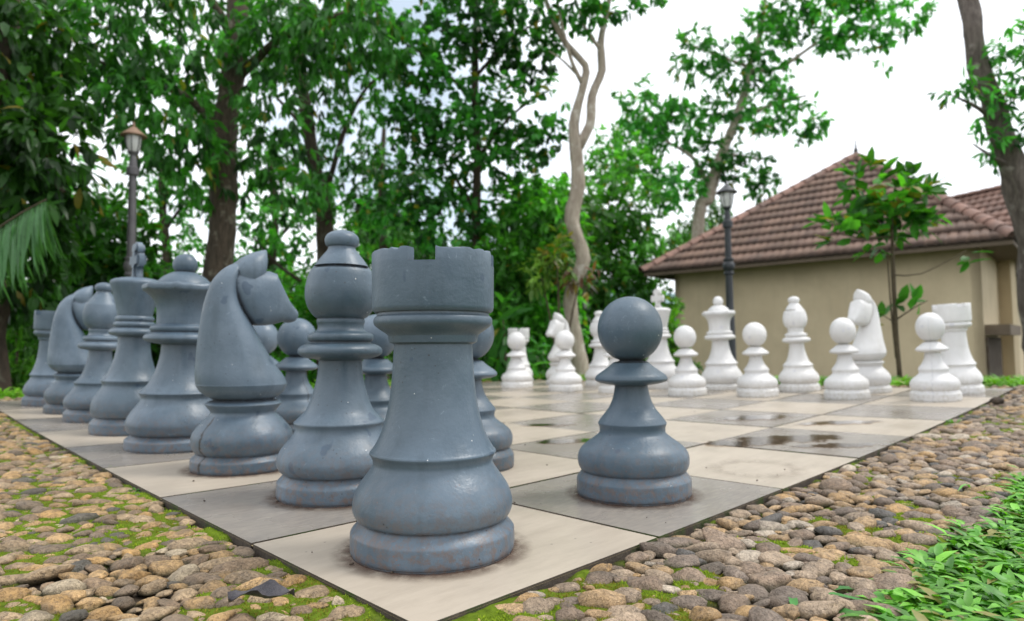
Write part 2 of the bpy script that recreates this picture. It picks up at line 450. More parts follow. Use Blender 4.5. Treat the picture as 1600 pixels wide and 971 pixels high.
# ------------------------------------------------- leaf and blade generator
def leafmesh(name, P, D, N, L, W, C, droop=.25, fold=.25):
    """pointed, folded, drooping leaves. P base, D direction, N up normal (n,3); L, W (n,)"""
    D = D / np.linalg.norm(D, axis=1)[:, None]
    Sd = np.cross(D, N); Sd /= (np.linalg.norm(Sd, axis=1)[:, None] + 1e-9)
    Nn = np.cross(Sd, D)
    L = L[:, None]; W = W[:, None]
    def pt(t, s, k): return P + D * L * t + Sd * W * s + Nn * (W * abs(s) * fold) - Nn * L * droop * t * t * k
    Vs = np.stack([pt(0, 0, 1), pt(.34, 0, 1), pt(.70, 0, 1), pt(1, 0, 1),
                   pt(.34, .5, 1), pt(.70, .40, 1), pt(.34, -.5, 1), pt(.70, -.40, 1)], 1)
    n = len(P); V = Vs.reshape(-1, 3); o = (np.arange(n) * 8)[:, None]
    T = np.concatenate([o + np.array([[0, 4, 1]]), o + np.array([[0, 1, 6]]), o + np.array([[2, 5, 3]]), o + np.array([[2, 3, 7]])])
    Q = np.concatenate([o + np.array([[1, 4, 5, 2]]), o + np.array([[1, 2, 7, 6]])])
    return V, Q, T, np.repeat(C, 8, 0)

def build_leaves(name, data, m, parent=None):
    Vs, Qs, Ts, Cs = [], [], [], []; o = 0
    for (V, Q, T, C) in data:
        Vs.append(V); Qs.append(Q + o); Ts.append(T + o); Cs.append(C); o += len(V)
    me = npmesh(name, np.concatenate(Vs), quads=np.concatenate(Qs), tris=np.concatenate(Ts), col=np.concatenate(Cs))
    return link(name, me, m, parent, smooth=False)

def unit(a): return a / (np.linalg.norm(a, axis=1)[:, None] + 1e-9)

def clump(center, rad, n, ll, lw, base, dark=None, droop=.35, per=6, squash=.8, down=.5, shell=.35, yellow=.02):
    """n leaves in whorled twigs scattered through an ellipsoid"""
    nt = max(1, n // per)
    d = unit(rng.normal(size=(nt, 3)))
    rr = (shell + (1 - shell) * rng.random(nt) ** .7)
    rr *= 1 + .25 * np.sin(d[:, 0] * 5 + center[0] * 3) * np.sin(d[:, 2] * 4 + center[1] * 3)
    c = np.asarray(center)[None] + d * (rr * rad)[:, None] * np.array([1, 1, squash])
    out = unit(d + rng.normal(size=(nt, 3)) * .6 + np.array([0, 0, -.15]))
    Pp = np.repeat(c, per, 0); O = np.repeat(out, per, 0)
    m = len(Pp)
    side = unit(rng.normal(size=(m, 3)))
    D = unit(O * .55 + side * .75 + np.array([0, 0, -down]))
    Pp = Pp + O * (rng.random(m)[:, None] * ll * .9)
    N = unit(np.array([0, 0, 1.]) + rng.normal(size=(m, 3)) * .45)
    Ls = ll * rng.uniform(.6, 1.2, m); Ws = lw * rng.uniform(.75, 1.2, m)
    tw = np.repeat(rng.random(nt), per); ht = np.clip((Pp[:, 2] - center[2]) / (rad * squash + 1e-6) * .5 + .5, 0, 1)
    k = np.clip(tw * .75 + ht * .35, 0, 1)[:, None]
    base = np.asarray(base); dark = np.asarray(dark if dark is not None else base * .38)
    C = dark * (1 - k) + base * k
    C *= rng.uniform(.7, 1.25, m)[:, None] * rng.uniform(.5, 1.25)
    y = rng.random(m) < yellow; C[y] = C[y] * .3 + np.array([.30, .22, .03]) * .7
    return leafmesh('', Pp, D, N, Ls, Ws, C, droop)

def tube(pts, sides=10, wob=0.0, cap=True):
    """tapered tube through (Vector, radius) points, smoothly interpolated"""
    P = [p for p, r in pts]; Rr = [r for p, r in pts]; out = []
    n = len(P)
    for i in range(n - 1):
        p0, p1, p2, p3 = P[max(i - 1, 0)], P[i], P[i + 1], P[min(i + 2, n - 1)]
        m = max(2, int((p2 - p1).length / .12)); m = min(m, 14)
        for k in range(m):
            t = k / m
            q = .5 * ((2 * p1) + (p2 - p0) * t + (2 * p0 - 5 * p1 + 4 * p2 - p3) * t * t + (3 * p1 - p0 - 3 * p2 + p3) * t ** 3)
            out.append((q, Rr[i] + (Rr[i + 1] - Rr[i]) * t))
    out.append((P[-1], Rr[-1]))
    V, F = [], []
    ref = Vector((.31, .95, .1)).normalized()
    for i, (q, r) in enumerate(out):
        d = (out[min(i + 1, len(out) - 1)][0] - out[max(i - 1, 0)][0]).normalized()
        x = d.cross(ref).normalized(); y = d.cross(x)
        for k in range(sides):
            a = 2 * math.pi * k / sides
            rr = r * (1 + wob * noise.noise(Vector((q.x * 4 + c_(a) * 1.5, q.y * 4 + s_(a) * 1.5, q.z * 3))))
            V.append(q + x * (rr * c_(a)) + y * (rr * s_(a)))
    for i in range(len(out) - 1):
        for k in range(sides):
            a, b = i * sides + k, i * sides + (k + 1) % sides
            F.append((a, b, b + sides, a + sides))
    if cap:
        F.append(tuple(range(sides - 1, -1, -1))); F.append(tuple(range(len(V) - sides, len(V))))
    return V, F

def tubes(name, lists, m, parent=None, sides=10, wob=0.0):
    V, F = [], []
    for pts in lists:
        v, f = tube(pts, sides, wob); o = len(V); V += v; F += [tuple(q + o for q in g) for g in f]
    return link(name, pymesh(name, V, F), m, parent)

# ---------------------------------------------------- moss fuzz and grass
def blades(P, H, W, C, lean=.5):
    n = len(P); a = rng.random(n) * 6.283; d = np.stack([np.cos(a), np.sin(a), np.zeros(n)], 1)
    s = np.stack([-np.sin(a), np.cos(a), np.zeros(n)], 1)
    up = np.array([0, 0, 1.])
    V = np.stack([P - s * W[:, None] / 2, P + s * W[:, None] / 2, P + up * H[:, None] + d * (H * lean * rng.random(n))[:, None]], 1).reshape(-1, 3)
    T = (np.arange(n) * 3)[:, None] + np.array([[0, 1, 2]])
    return V, T, np.repeat(C, 3, 0)
pts = []; cs = []
for _ in range(560000):
    if random.random() < .6: x = random.uniform(U0, .05); y = random.uniform(V0, 3.6)
    else: x = random.uniform(-.2, 3.4); y = random.uniform(V0, .02)
    if not region(x, y) and not (-.03 < x < .012 and 0 < y < B8Y): continue
    m = mossf(x, y)
    edge = abs(x) < .03 and y > .9
    if m < .06 + random.random() * .2 and not edge: continue
    d = math.hypot(x - CAM.x, y - CAM.y)
    if random.random() > 1.5 / (d + .3): continue
    z, _m = bedz(x, y)
    pts.append((x, y, z - .002))
    g = random.random(); hue = noise.noise(Vector((x * 5, y * 5, 9)))
    b = np.array([.11, .18, .012]) * (1 - g) + np.array([.32, .42, .03]) * g
    if hue > .12: b = np.array([.22, .19, .03]) * (.6 + g * .7)
    cs.append(b * (1.35 if edge else 1))
P_ = np.array(pts); n_ = len(P_)
Vm, Tm, Cm = blades(P_, rng.uniform(.002, .0062, n_), rng.uniform(.0018, .004, n_), np.array(cs), 1.6)
tag(link('moss', npmesh('moss', Vm, tris=Tm, col=Cm), M_moss, smooth=False), 'bright green moss growing between the pebbles', 'moss', kind='stuff')

def grass_patch(sample, n, ll, lw, seed_col, per=5, spread=1.0):
    Pp, D, N, L, W, C = [], [], [], [], [], []
    k = 0
    while k < n:
        x, y = sample()
        if x is None: continue
        k += 1
        z = G(x, y) - .045; a0 = random.random() * 6.28; tn = random.random()
        for j in range(per):
            a = a0 + j * 6.28 / per + random.gauss(0, .35); el = random.uniform(.05, .95)
            d = (c_(a) * c_(el), s_(a) * c_(el), s_(el))
            Pp.append((x + c_(a) * .004, y + s_(a) * .004, z + random.uniform(.0, .035)))
            D.append(d); N.append((-c_(a) * s_(el), -s_(a) * s_(el), c_(el) + .01))
            L.append(ll * random.uniform(.55, 1.25)); W.append(lw * random.uniform(.7, 1.2))
            b = np.array(seed_col[0]) * (1 - tn) + np.array(seed_col[1]) * tn
            C.append(b * random.uniform(.55, 1.25) if random.random() > .05 else np.array([.26, .24, .07]))
    return leafmesh('', np.array(Pp), np.array(D), np.array(N), np.array(L), np.array(W), np.array(C), .55, .3)
def s_right():
    x = random.uniform(-.3, 4.2); y = V0 + .04 - 1.3 * random.random() ** 1.3
    d = math.hypot(x - CAM.x, y - CAM.y)
    q = (Vector((x, y, 0)) - Vector((CAM.x, CAM.y, 0)))
    if q.dot(FH) < .25 or y > edge_v0(x) + .02 + .05 * noise.noise(Vector((x * 6, 1, 1))) or random.random() > 1.7 / (d + .2): return None, None
    if noise.noise(Vector((x * 9, y * 9, 4))) < -.30: return None, None
    return x, y
GC = ((.06, .22, .022), (.20, .50, .05))
gd = [grass_patch(s_right, 13500, .042, .0155, GC, 4)]
def s_far():
    x = random.uniform(U1, U1 + 1.1); y = random.uniform(-3, V1 + 1.0)
    if random.random() < .25: x = random.uniform(-1.5, U1 + 1); y = random.uniform(V1, V1 + 1.0)
    return x, y
gd.append(grass_patch(s_far, 6500, .12, .02, ((.10, .30, .02), (.22, .46, .03)), 4))
def s_left():
    x = random.uniform(U0 - 2.5, U0); y = random.uniform(0.5, V1 + 1); return x, y
gd.append(grass_patch(s_left, 3000, .12, .018, ((.06, .2, .02), (.14, .32, .03)), 4))
build_leaves('grass', gd, M_grassleaf); tag(bpy.data.objects['grass'], 'broad bladed bright green grass growing beside the pebble border', 'grass', kind='stuff')
# dry leaf litter in the grass
n_ = 2600; pp = []
while len(pp) < n_:
    x = random.uniform(-.9, 3.5); y = random.uniform(V0 - 1.2, V0 - .01)
    if (Vector((x, y, 0)) - CAM).dot(FH) > .3: pp.append((x, y, G(x, y) - .05 + random.random() * .012))
pp = np.array(pp); dd = rng.normal(size=(n_, 3)); dd[:, 2] *= .25
tone = rng.random(n_)[:, None]
lit = leafmesh('', pp, unit(dd), unit(np.array([0, 0, 1.]) + rng.normal(size=(n_, 3)) * .4), rng.uniform(.02, .05, n_), rng.uniform(.004, .012, n_),
               np.array([.20, .11, .055]) * tone + np.array([.05, .03, .018]) * (1 - tone), .2)
build_leaves('leaf_litter', [lit], M_moss); tag(bpy.data.objects['leaf_litter'], 'brown dry leaf bits lying on the soil between the grass', 'leaf litter', kind='stuff')

# --------------------------------------------------------------- chessboard
board = empty('chessboard', (0, 0, 0), label='giant outdoor chessboard of large beige and dark grey stone tiles', cat='chessboard')
gap = .0045; top = 0.0
for i in range(8):
    for j in range(8):
        x0, x1 = i * S + gap, (i + 1) * S - gap; y0, y1 = j * SV + gap, (j + 1) * SV - gap
        V, F = [], []; K = 5; dz = random.uniform(-.0012, .0012)
        for b in range(K + 1):
            for a in range(K + 1):
                x = x0 + (x1 - x0) * a / K; y = y0 + (y1 - y0) * b / K; V.append((x, y, G(x, y) + dz))
        for b in range(K):
            for a in range(K):
                k = b * (K + 1) + a; F.append((k, k + 1, k + K + 2, k + K + 1))
        ring = [a for a in range(K + 1)] + [b * (K + 1) + K for b in range(1, K + 1)] + [K * (K + 1) + a for a in range(K - 1, -1, -1)] + [b * (K + 1) for b in range(K - 1, 0, -1)]
        o = len(V)
        for k in ring: V.append((V[k][0], V[k][1], V[k][2] - .03))
        R = len(ring)
        for k in range(R): F.append((ring[(k + 1) % R], ring[k], o + k, o + (k + 1) % R))
        sq = link('square', pymesh('square', V, F), M_tile_l if (i + j) % 2 == 0 else M_tile_d, board, ang=30)
        sq.data.materials.append(M_bed)
        for p in sq.data.polygons[K * K:]: p.material_index = 1
V, F = [], []
K = 32
for b in range(K + 1):
    for a in range(K + 1):
        x = .004 + (B8X - .008) * a / K; y = .004 + (B8Y - .008) * b / K; V.append((x, y, G(x, y) - .0045))
for b in range(K):
    for a in range(K):
        k = b * (K + 1) + a; F.append((k, k + 1, k + K + 2, k + K + 1))
link('grout', pymesh('grout', V, F), M_grout, board)

def film(name, u, v, rx, ry, rot, m, h=.0035, inner=0.0, ringed=False):
    """thin sheet following the tiles; red channel of Col = how deep inside the outline"""
    nr, ns = 10, 48; V, C, F = [], [], []
    for i in range(nr + 1):
        t = i / nr; rr = inner + (1 - inner) * t
        for k in range(ns):
            a = 2 * math.pi * k / ns
            x = rr * rx * c_(a); y = rr * ry * s_(a)
            X = u * S + x * c_(rot) - y * s_(rot); Y = v * SV + x * s_(rot) + y * c_(rot)
            V.append((X, Y, G(X, Y) + h)); w = (1 - t) if not ringed else max(0, 1 - abs(t - .35) / .65 if t > .35 else 1 - (.35 - t) / .35)
            C.append((w, w, w))
    for i in range(nr):
        for k in range(ns):
            a, b = i * ns + k, i * ns + (k + 1) % ns; F.append((a, b, b + ns, a + ns))
    if inner == 0: pass
    o = link(name, npmesh(name, np.array(V), quads=np.array(F), col=np.array(C)), m)
    return o
for (u, v, rx, ry, r) in ((4.52, 1.40, .24, .10, -.6), (3.45, .66, .30, .10, -.8), (3.12, .80, .22, .08, -.8), (3.36, .25, .22, .05, -.8),
                          (4.5, .66, .22, .08, -.7), (2.5, 1.8, .2, .06, -.6), (3.1, 2.6, .18, .05, -.6)):
    tag(film('puddle', u, v, rx * 1.25, ry * 1.4, r, M_puddle), kind='structure')
M_dry = mat_grime('dry_mud_film', (.24, .19, .15), .45, .42)
tag(film('mud_stain', 2.37, .33, .17, .16, 0, M_dry, .003, .55, True), kind='structure')

# ------------------------------------------------------------ chess pieces
def catmull(prof, sub=4):
    """profile points (h, r) or (h, r, 's') for a sharp corner"""
    out = []; n = len(prof)
    seg = [0] + [i for i in range(1, n - 1) if len(prof[i]) > 2] + [n - 1]
    for a, b in zip(seg[:-1], seg[1:]):
        P = [prof[i][:2] for i in range(a, b + 1)]; m = len(P)
        for i in range(m - 1):
            p0, p1, p2, p3 = P[max(i - 1, 0)], P[i], P[i + 1], P[min(i + 2, m - 1)]
            k = sub if m > 2 else 1
            for q in range(k):
                t = q / k
                out.append(tuple(.5 * (2 * p1[c] + (p2[c] - p0[c]) * t + (2 * p0[c] - 5 * p1[c] + 4 * p2[c] - p3[c]) * t * t + (3 * p1[c] - p0[c] - 3 * p2[c] + p3[c]) * t ** 3) for c in (0, 1)))
    out.append(prof[-1][:2]); return out

def lathe(name, prof, R, H, segs=72, sub=4, capb=True, capt=True, mod=None):
    pr = catmull(prof, sub); V, F = [], []
    for (h, r) in pr:
        for k in range(segs):
            a = 2 * math.pi * k / segs
            rr = max(r, .001) * R; hh = h * H
            if mod: rr, hh = mod(a, hh, rr)
            V.append((rr * c_(a), rr * s_(a), hh))
    for i in range(len(pr) - 1):
        for k in range(segs):
            a, b = i * segs + k, i * segs + (k + 1) % segs; F.append((a, b, b + segs, a + segs))
    if capb: F.append(tuple(range(segs - 1, -1, -1)))
    if capt: F.append(tuple(range(len(V) - segs, len(V))))
    return pymesh(name, V, F)

def blockmesh(name, bm):
    me = bpy.data.meshes.new(name); bm.to_mesh(me); bm.free(); return me

BASE = [(-.03, .985), (.03, .985, 's'), (.045, 1.0), (.22, 1.0), (.27, .985), (.33, .93), (.385, .885)]
def hp(prof, k):   # scale heights of a profile
    return [(p[0] * k, *p[1:]) for p in prof]

def piece_rook():
    H = .952 * S; R = .262 * S; k = 1 / 3.63; P = {}
    P['base'] = lathe('base', hp(BASE, k), R, H)
    P['body'] = lathe('body', hp([(.33, .86), (.385, .885, 's'), (.42, .935), (.50, .972), (.60, .975), (.72, .94), (.82, .885), (.92, .81), (1.0, .755), (1.06, .735), (1.12, .75), (1.165, .778), (1.19, .772, 's'), (1.22, .745), (1.33, .68), (1.51, .61), (1.79, .545), (2.1, .51), (2.5, .488)], k), R, H)
    P['collar'] = lathe('collar', hp([(2.48, .46), (2.50, .50), (2.52, .545, 's'), (2.57, .555), (2.60, .56, 's'), (2.63, .59), (2.68, .665), (2.73, .725), (2.775, .74), (2.82, .73), (2.85, .70), (2.885, .695), (2.90, .69)], k), R, H)
    # crown: lower drum, then four merlons standing on it
    n = 96; V, F = [], []
    hs = [2.885, 2.91, 2.95, 3.46, 3.60, 3.63]; ro = [.72, .748, .756, .763, .764, .752]; ri = .585
    half = .165 / .76; na = 4
    angs = []
    for q in range(4):
        a0 = q * math.pi / 2 + half; a1 = (q + 1) * math.pi / 2 - half
        angs += [(a0 + (a1 - a0) * t / 18, True) for t in range(18)] + [(a1 + 2 * half * t / 5, False) for t in range(5)]
    m = len(angs)
    def ringv(h, r): 
        o = len(V)
        for (a, _) in angs: V.append((r * R * c_(a), r * R * s_(a), h * k * H))
        return o
    rings = [ringv(h, r) for h, r in zip(hs[:4], ro[:4])]
    def band(a, b, cond=lambda i: True):
        for i in range(m):
            if cond(i): F.append((a + i, a + (i + 1) % m, b + (i + 1) % m, b + i))
    for a, b in zip(rings[:-1], rings[1:]): band(a, b)
    inn = ringv(3.46, ri); flo = ringv(3.15, ri - .02)
    band(rings[3], inn, lambda i: not angs[i][1]); band(inn, flo)
    F.append(tuple(flo + i for i in range(m))); F.append(tuple(rings[0] + i for i in range(m - 1, -1, -1)))
    t1 = ringv(3.60, ro[4]); t2 = ringv(3.63, ro[5]); t3 = ringv(3.63, ri + .015); t4 = ringv(3.60, ri)
    mer = lambda i: angs[i][1]
    band(rings[3], t1, mer); band(t1, t2, mer); band(t2, t3, mer); band(t3, t4, mer); band(t4, inn, mer)
    for i in range(m):
        if angs[i][1] and not angs[i - 1][1]: F.append((rings[3] + i, t1 + i, t2 + i, t3 + i, t4 + i, inn + i))
        if not angs[i][1] and angs[i - 1][1]: F.append((inn + i, t4 + i, t3 + i, t2 + i, t1 + i, rings[3] + i))
    bm = bmesh.new(); me = pymesh('crown', V, F); bm.from_mesh(me)
    bmesh.ops.delete(bm, geom=[v for v in bm.verts if not v.link_faces], context='VERTS')
    for v in bm.verts:        # worn, chipped edges
        if v.co.z > 3.4 * k * H:
            q = noise.noise(v.co * 60); v.co.z -= max(0, q - .15) * .010; 
            f = 1 - max(0, noise.noise(v.co * 45 + Vector((5, 1, 2))) - .25) * .03; v.co.x *= f; v.co.y *= f
    bm.to_mesh(me); bm.free(); P['crown'] = me
    return P, H

def piece_pawn():
    H = .862 * S; R = .247 * S; k = 1 / 3.42; P = {}
    P['base'] = lathe('base', hp([(-.03, .985), (.03, .985, 's'), (.05, 1.0), (.25, 1.0), (.30, .985), (.36, .94), (.41, .90)], k), R, H)
    P['body'] = lathe('body', hp([(.36, .88), (.41, .90, 's'), (.46, .945), (.55, .972), (.66, .97), (.77, .925), (.86, .83), (.95, .70), (1.02, .61), (1.06, .58), (1.12, .575), (1.18, .592), (1.215, .602), (1.24, .59, 's'), (1.30, .55), (1.36, .50), (1.49, .40), (1.67, .325), (1.86, .288)], k), R, H)
    P['collar'] = lathe('collar', hp([(1.83, .26), (1.86, .29), (1.875, .34, 's'), (1.90, .50), (1.93, .60), (1.965, .638), (2.0, .635), (2.05, .60), (2.12, .50), (2.19, .40), (2.26, .32)], k), R, H)
    hd = [(2.23, .28), (2.27, .31, 's')]
    r = .578; c = 2.845
    for t in np.linspace(math.asin(max(-1, (2.30 - c) / r)), math.pi / 2 - .02, 16): hd.append((c + r * s_(t), r * c_(t)))
    P['head'] = lathe('head', hp(hd, k), R, H, sub=2)
    return P, H

def piece_bishop():
    H = 1.175 * S; R = .262 * S; k = 1 / 4.44; P = {}
    P['base'] = lathe('base', hp(BASE, k), R, H)
    P['body'] = lathe('body', hp([(.33, .86), (.385, .885, 's'), (.43, .95), (.52, 1.0), (.62, 1.005), (.74, .96), (.84, .89), (.94, .80), (1.02, .745), (1.08, .72), (1.14, .72), (1.19, .745), (1.215, .74, 's'), (1.27, .68), (1.38, .57), (1.55, .49), (1.78, .42), (2.0, .375), (2.24, .355)], k), R, H)
    P['collar'] = lathe('collar', hp([(2.20, .33), (2.235, .38), (2.25, .46, 's'), (2.28, .60), (2.33, .685), (2.38, .70), (2.43, .685), (2.48, .62), (2.51, .52), (2.535, .50, 's'), (2.56, .535), (2.61, .55), (2.66, .535), (2.69, .48), (2.71, .42, 's'), (2.76, .385), (2.82, .385), (2.86, .40, 's'), (2.90, .40), (2.93, .385)], k), R, H)
    def slit(a, h, r):
        d = abs(h - (3.785 * k * H)); da = abs((a + math.pi) % (2 * math.pi) - math.pi)
        if da < 1.45 and d < .026 * k * H: r -= .07 * R * min(1, (1.45 - da) / .2)
        return r, h
    pr = [(2.90, .36), (2.93, .385, 's'), (2.98, .46), (3.10, .545), (3.25, .592), (3.42, .60), (3.56, .575), (3.66, .548), (3.715, .526)]
    pr = catmull(pr, 4) + [(3.72 + i * .0075, .523 - i * .0052) for i in range(20)] + catmull([(3.872, .416), (3.95, .36), (4.03, .295), (4.10, .24), (4.155, .225)], 3)
    P['head'] = lathe('head', hp([(a, b, 's') for a, b in pr], k), R, H, segs=96, sub=1, mod=slit)
    P['finial'] = lathe('finial', hp([(4.13, .20), (4.15, .235), (4.18, .27), (4.24, .288), (4.30, .285), (4.36, .25), (4.41, .17), (4.435, .08), (4.44, .01)], k), R, H, segs=40)
    return P, H

def piece_queen():
    H = 1.255 * S; R = .285 * S; k = 1 / 4.18; P = {}
    P['base'] = lathe('base', hp([(h * .78, *r) for h, *r in BASE], k), R, H)
    P['body'] = lathe('body', hp([(.27, .86), (.30, .885, 's'), (.36, .95), (.46, .985), (.56, .99), (.68, .95), (.80, .88), (.92, .79), (1.0, .745), (1.06, .725), (1.12, .745), (1.16, .775), (1.185, .765, 's'), (1.25, .70), (1.38, .60), (1.60, .50), (1.85, .43), (2.05, .40), (2.2, .39)], k), R, H)
    P['collar'] = lathe('collar', hp([(2.17, .37), (2.20, .42), (2.215, .50, 's'), (2.24, .64), (2.29, .725), (2.34, .735), (2.40, .70), (2.44, .62), (2.46, .585, 's'), (2.49, .61), (2.54, .62), (2.585, .60), (2.61, .53), (2.64, .50)], k), R, H)
    def scal(a, h, r):
        if h > 3.25 * k * H and r > .5 * R: 
            w = max(0, c_(a * 8)) ** 3; r *= 1 + .02 * w; h += .022 * R * w
        return r, h
    P['crown'] = lathe('crown', hp([(2.61, .48), (2.64, .505, 's'), (2.80, .50), (2.98, .515), (3.12, .56), (3.22, .63), (3.29, .71), (3.34, .775), (3.37, .79, 's'), (3.43, .79), (3.47, .765, 's'), (3.49, .70), (3.50, .56)], k), R, H, segs=96, mod=scal)
    P['dome'] = lathe('dome', hp([(3.48, .55), (3.51, .535), (3.58, .49), (3.66, .41), (3.73, .30), (3.77, .215)], k), R, H, segs=56)
    fb = []
    for t in np.linspace(-1.0, math.pi / 2 - .03, 12): fb.append((3.935 + .245 * s_(t), .245 * c_(t)))
    P['finial'] = lathe('finial', hp(fb, k), R, H, segs=48, sub=2)
    return P, H

def piece_king():
    H = 1.43 * S; R = .27 * S; k = 1 / 4.75; P = {}
    P['base'] = lathe('base', hp(BASE, k), R, H)
    P['body'] = lathe('body', hp([(.33, .86), (.385, .885, 's'), (.43, .95), (.54, .985), (.66, .985), (.80, .95), (.92, .88), (1.03, .80), (1.10, .755), (1.16, .735), (1.22, .75), (1.265, .775), (1.29, .765, 's'), (1.35, .70), (1.50, .60), (1.75, .50), (2.0, .44), (2.25, .41), (2.36, .405)], k), R, H)
    P['collar'] = lathe('collar', hp([(2.33, .38), (2.36, .43), (2.375, .50, 's'), (2.40, .60), (2.45, .645), (2.50, .64), (2.55, .59), (2.57, .53), (2.59, .50, 's'), (2.63, .535), (2.68, .54), (2.72, .50), (2.74, .465, 's'), (2.77, .49), (2.81, .50), (2.86, .475), (2.88, .45)], k), R, H)
    P['crown'] = lathe('crown', hp([(2.85, .42), (2.88, .445, 's'), (3.05, .48), (3.25, .535), (3.45, .595), (3.62, .655), (3.68, .672), (3.73, .665), (3.78, .60), (3.82, .45), (3.845, .25), (3.85, .02)], k), R, H)
    # cross, arms along Y
    out = [(-.17, 3.80), (-.17, 3.90), (-.12, 3.97), (-.11, 4.06), (-.17, 4.12), (-.36, 4.12), (-.385, 4.16), (-.385, 4.40), (-.36, 4.44), (-.26, 4.44), (-.17, 4.42), (-.16, 4.46)]
    for t in np.linspace(math.pi * 1.08, 0, 7)[1:]: pass
    arc = [(.235 * c_(t), 4.56 + .19 * s_(t)) for t in np.linspace(math.pi * 1.15, -math.pi * .15, 13)]
    pts = out + arc + [(-x, z) for x, z in reversed(out)]
    bm = bmesh.new(); th = .13 * R
    a = [bm.verts.new((-th, x * R, z * k * H)) for x, z in pts]; b = [bm.verts.new((th, x * R, z * k * H)) for x, z in pts]
    bm.faces.new(a); bm.faces.new(list(reversed(b)))
    for i in range(len(pts)): bm.faces.new((a[i - 1], b[i - 1], b[i], a[i]))
    bmesh.ops.recalc_face_normals(bm, faces=bm.faces)
    bmesh.ops.bevel(bm, geom=[e for e in bm.edges if abs(e.verts[0].co.x - e.verts[1].co.x) < 1e-6], offset=.010, segments=2, affect='EDGES')
    P['cross'] = blockmesh('cross', bm)
    return P, H

def superloft(name, sections, n=32):
    """sections: (list of frame: centre Vector, a-axis Vector, b half-width(y), power)"""
    V, F = [], []
    for (c, a, b, pw) in sections:
        for k in range(n):
            t = 2 * math.pi * k / n; ct, st = c_(t), s_(t)
            x = math.copysign(abs(ct) ** (2 / pw), ct); y = math.copysign(abs(st) ** (2 / pw), st)
            V.append(c + a * x + Vector((0, b * y, 0)))
    m = len(sections)
    for i in range(m - 1):
        for k in range(n):
            p, q = i * n + k, i * n + (k + 1) % n; F.append((p, q, q + n, p + n))
    F.append(tuple(range(n - 1, -1, -1))); F.append(tuple(range((m - 1) * n, m * n)))
    me = pymesh(name, V, F)
    bm = bmesh.new(); bm.from_mesh(me); bmesh.ops.recalc_face_normals(bm, faces=bm.faces); bm.to_mesh(me); bm.free()
    return me

def interp(tab, m):
    """Catmull-Rom resample of a table of equal length tuples"""
    out = []; n = len(tab)
    for i in range(n - 1):
        T = [tab[max(i - 1, 0)], tab[i], tab[i + 1], tab[min(i + 2, n - 1)]]
        for q in range(m):
            t = q / m
            out.append(tuple(.5 * (2 * T[1][c] + (T[2][c] - T[0][c]) * t + (2 * T[0][c] - 5 * T[1][c] + 4 * T[2][c] - T[3][c]) * t * t + (3 * T[1][c] - T[0][c] - 3 * T[2][c] + T[3][c]) * t ** 3) for c in range(len(tab[0]))))
    out.append(tab[-1]); return out

def piece_knight():
    H = 1.174 * S; R = .257 * S; P = {}
    k = .2278
    P['base'] = lathe('base', [(h * k * .85, *r) for h, *r in BASE], R, H)
    P['body'] = lathe('body', [(.065, .86), (.074, .89, 's'), (.09, .95), (.115, .99), (.145, .995), (.17, .955), (.20, .86), (.225, .75), (.243, .67), (.258, .645), (.275, .70), (.291, .755), (.296, .75, 's'), (.303, .70), (.310, .62), (.316, .58)], R, H)
    # neck: teardrop, chamfered at the bottom, leaning back towards the mane
    st = [(.313, 0, .130, .130), (.328, -.002, .155, .152), (.350, -.006, .181, .172), (.378, -.009, .196, .182), (.385, -.010, .1965, .182), (.42, -.020, .192, .174), (.478, -.042, .174, .156), (.561, -.066, .150, .134), (.649, -.086, .120, .112), (.726, -.104, .090, .098),
          (.785, -.108, .072, .088), (.844, -.100, .060, .080), (.89, -.078, .050, .072), (.92, -.058, .036, .055), (.935, -.05, .015, .03)]
    st = interp(st, 3); n = 48; V, F = [], []
    for (z, xc, rx, ry) in st:
        for q in range(n):
            t = 2 * math.pi * q / n
            x = rx * (1 - .06 * sstep((z - .38) / .2)) * c_(t); y = ry * s_(t)
            if x < 0: y *= 1 - .22 * sstep((z - .38) / .15) * (-x / rx)          # narrower mane side
            V.append(((xc + x) * H, y * H, z * H))
    for i in range(len(st) - 1):
        for q in range(n):
            a, b = i * n + q, i * n + (q + 1) % n; F.append((a, b, b + n, a + n))
    F.append(tuple(range(n - 1, -1, -1))); F.append(tuple(range(len(V) - n, len(V))))
    P['neck'] = pymesh('neck', V, F)
    def pt(px, py): return Vector(((px - 221) / 847 / .93 * H, 0, (905 - py) / 847 * H))
    sec = []
    for (tp, bt, hw, pw) in (((150, 160), (158, 205), .030, 2.2), ((165, 142), (170, 235), .055, 2.3), ((205, 134), (195, 292), .078, 2.4), ((250, 131), (218, 330), .088, 2.5), ((296, 134), (238, 350), .088, 2.8), ((318, 142), (258, 353), .086, 3.2),
                             ((328, 165), (290, 351), .082, 3.2), ((345, 200), (318, 346), .074, 3.2), ((368, 245), (340, 338), .062, 3.2), ((388, 272), (352, 334), .055, 3.2), ((403, 291), (378, 338), .050, 3.0), ((405, 302), (388, 335), .044, 2.8), ((403, 312), (394, 328), .028, 2.4)):
        a, b = pt(*tp), pt(*bt); sec.append(((a + b) / 2, (a - b) / 2, hw * 1.1 * H, pw))
    P['head'] = superloft('head', sec, 40)
    # mouth: a shallow dark cut is carried by a thin wedge lip
    sec = []
    for (l, r, hw) in (((172, 165), (236, 222), .060), ((164, 132), (262, 192), .088), ((176, 108), (277, 160), .094), ((200, 84), (285, 128), .088), ((233, 64), (288, 98), .066), ((262, 53), (288, 73), .038), ((282, 47), (289, 54), .010)):
        a, b = pt(*l), pt(*r); sec.append(((a + b) / 2, (a - b) / 2, hw * H, 2.3))
    P['forelock'] = superloft('forelock', sec, 28)
    return P, H

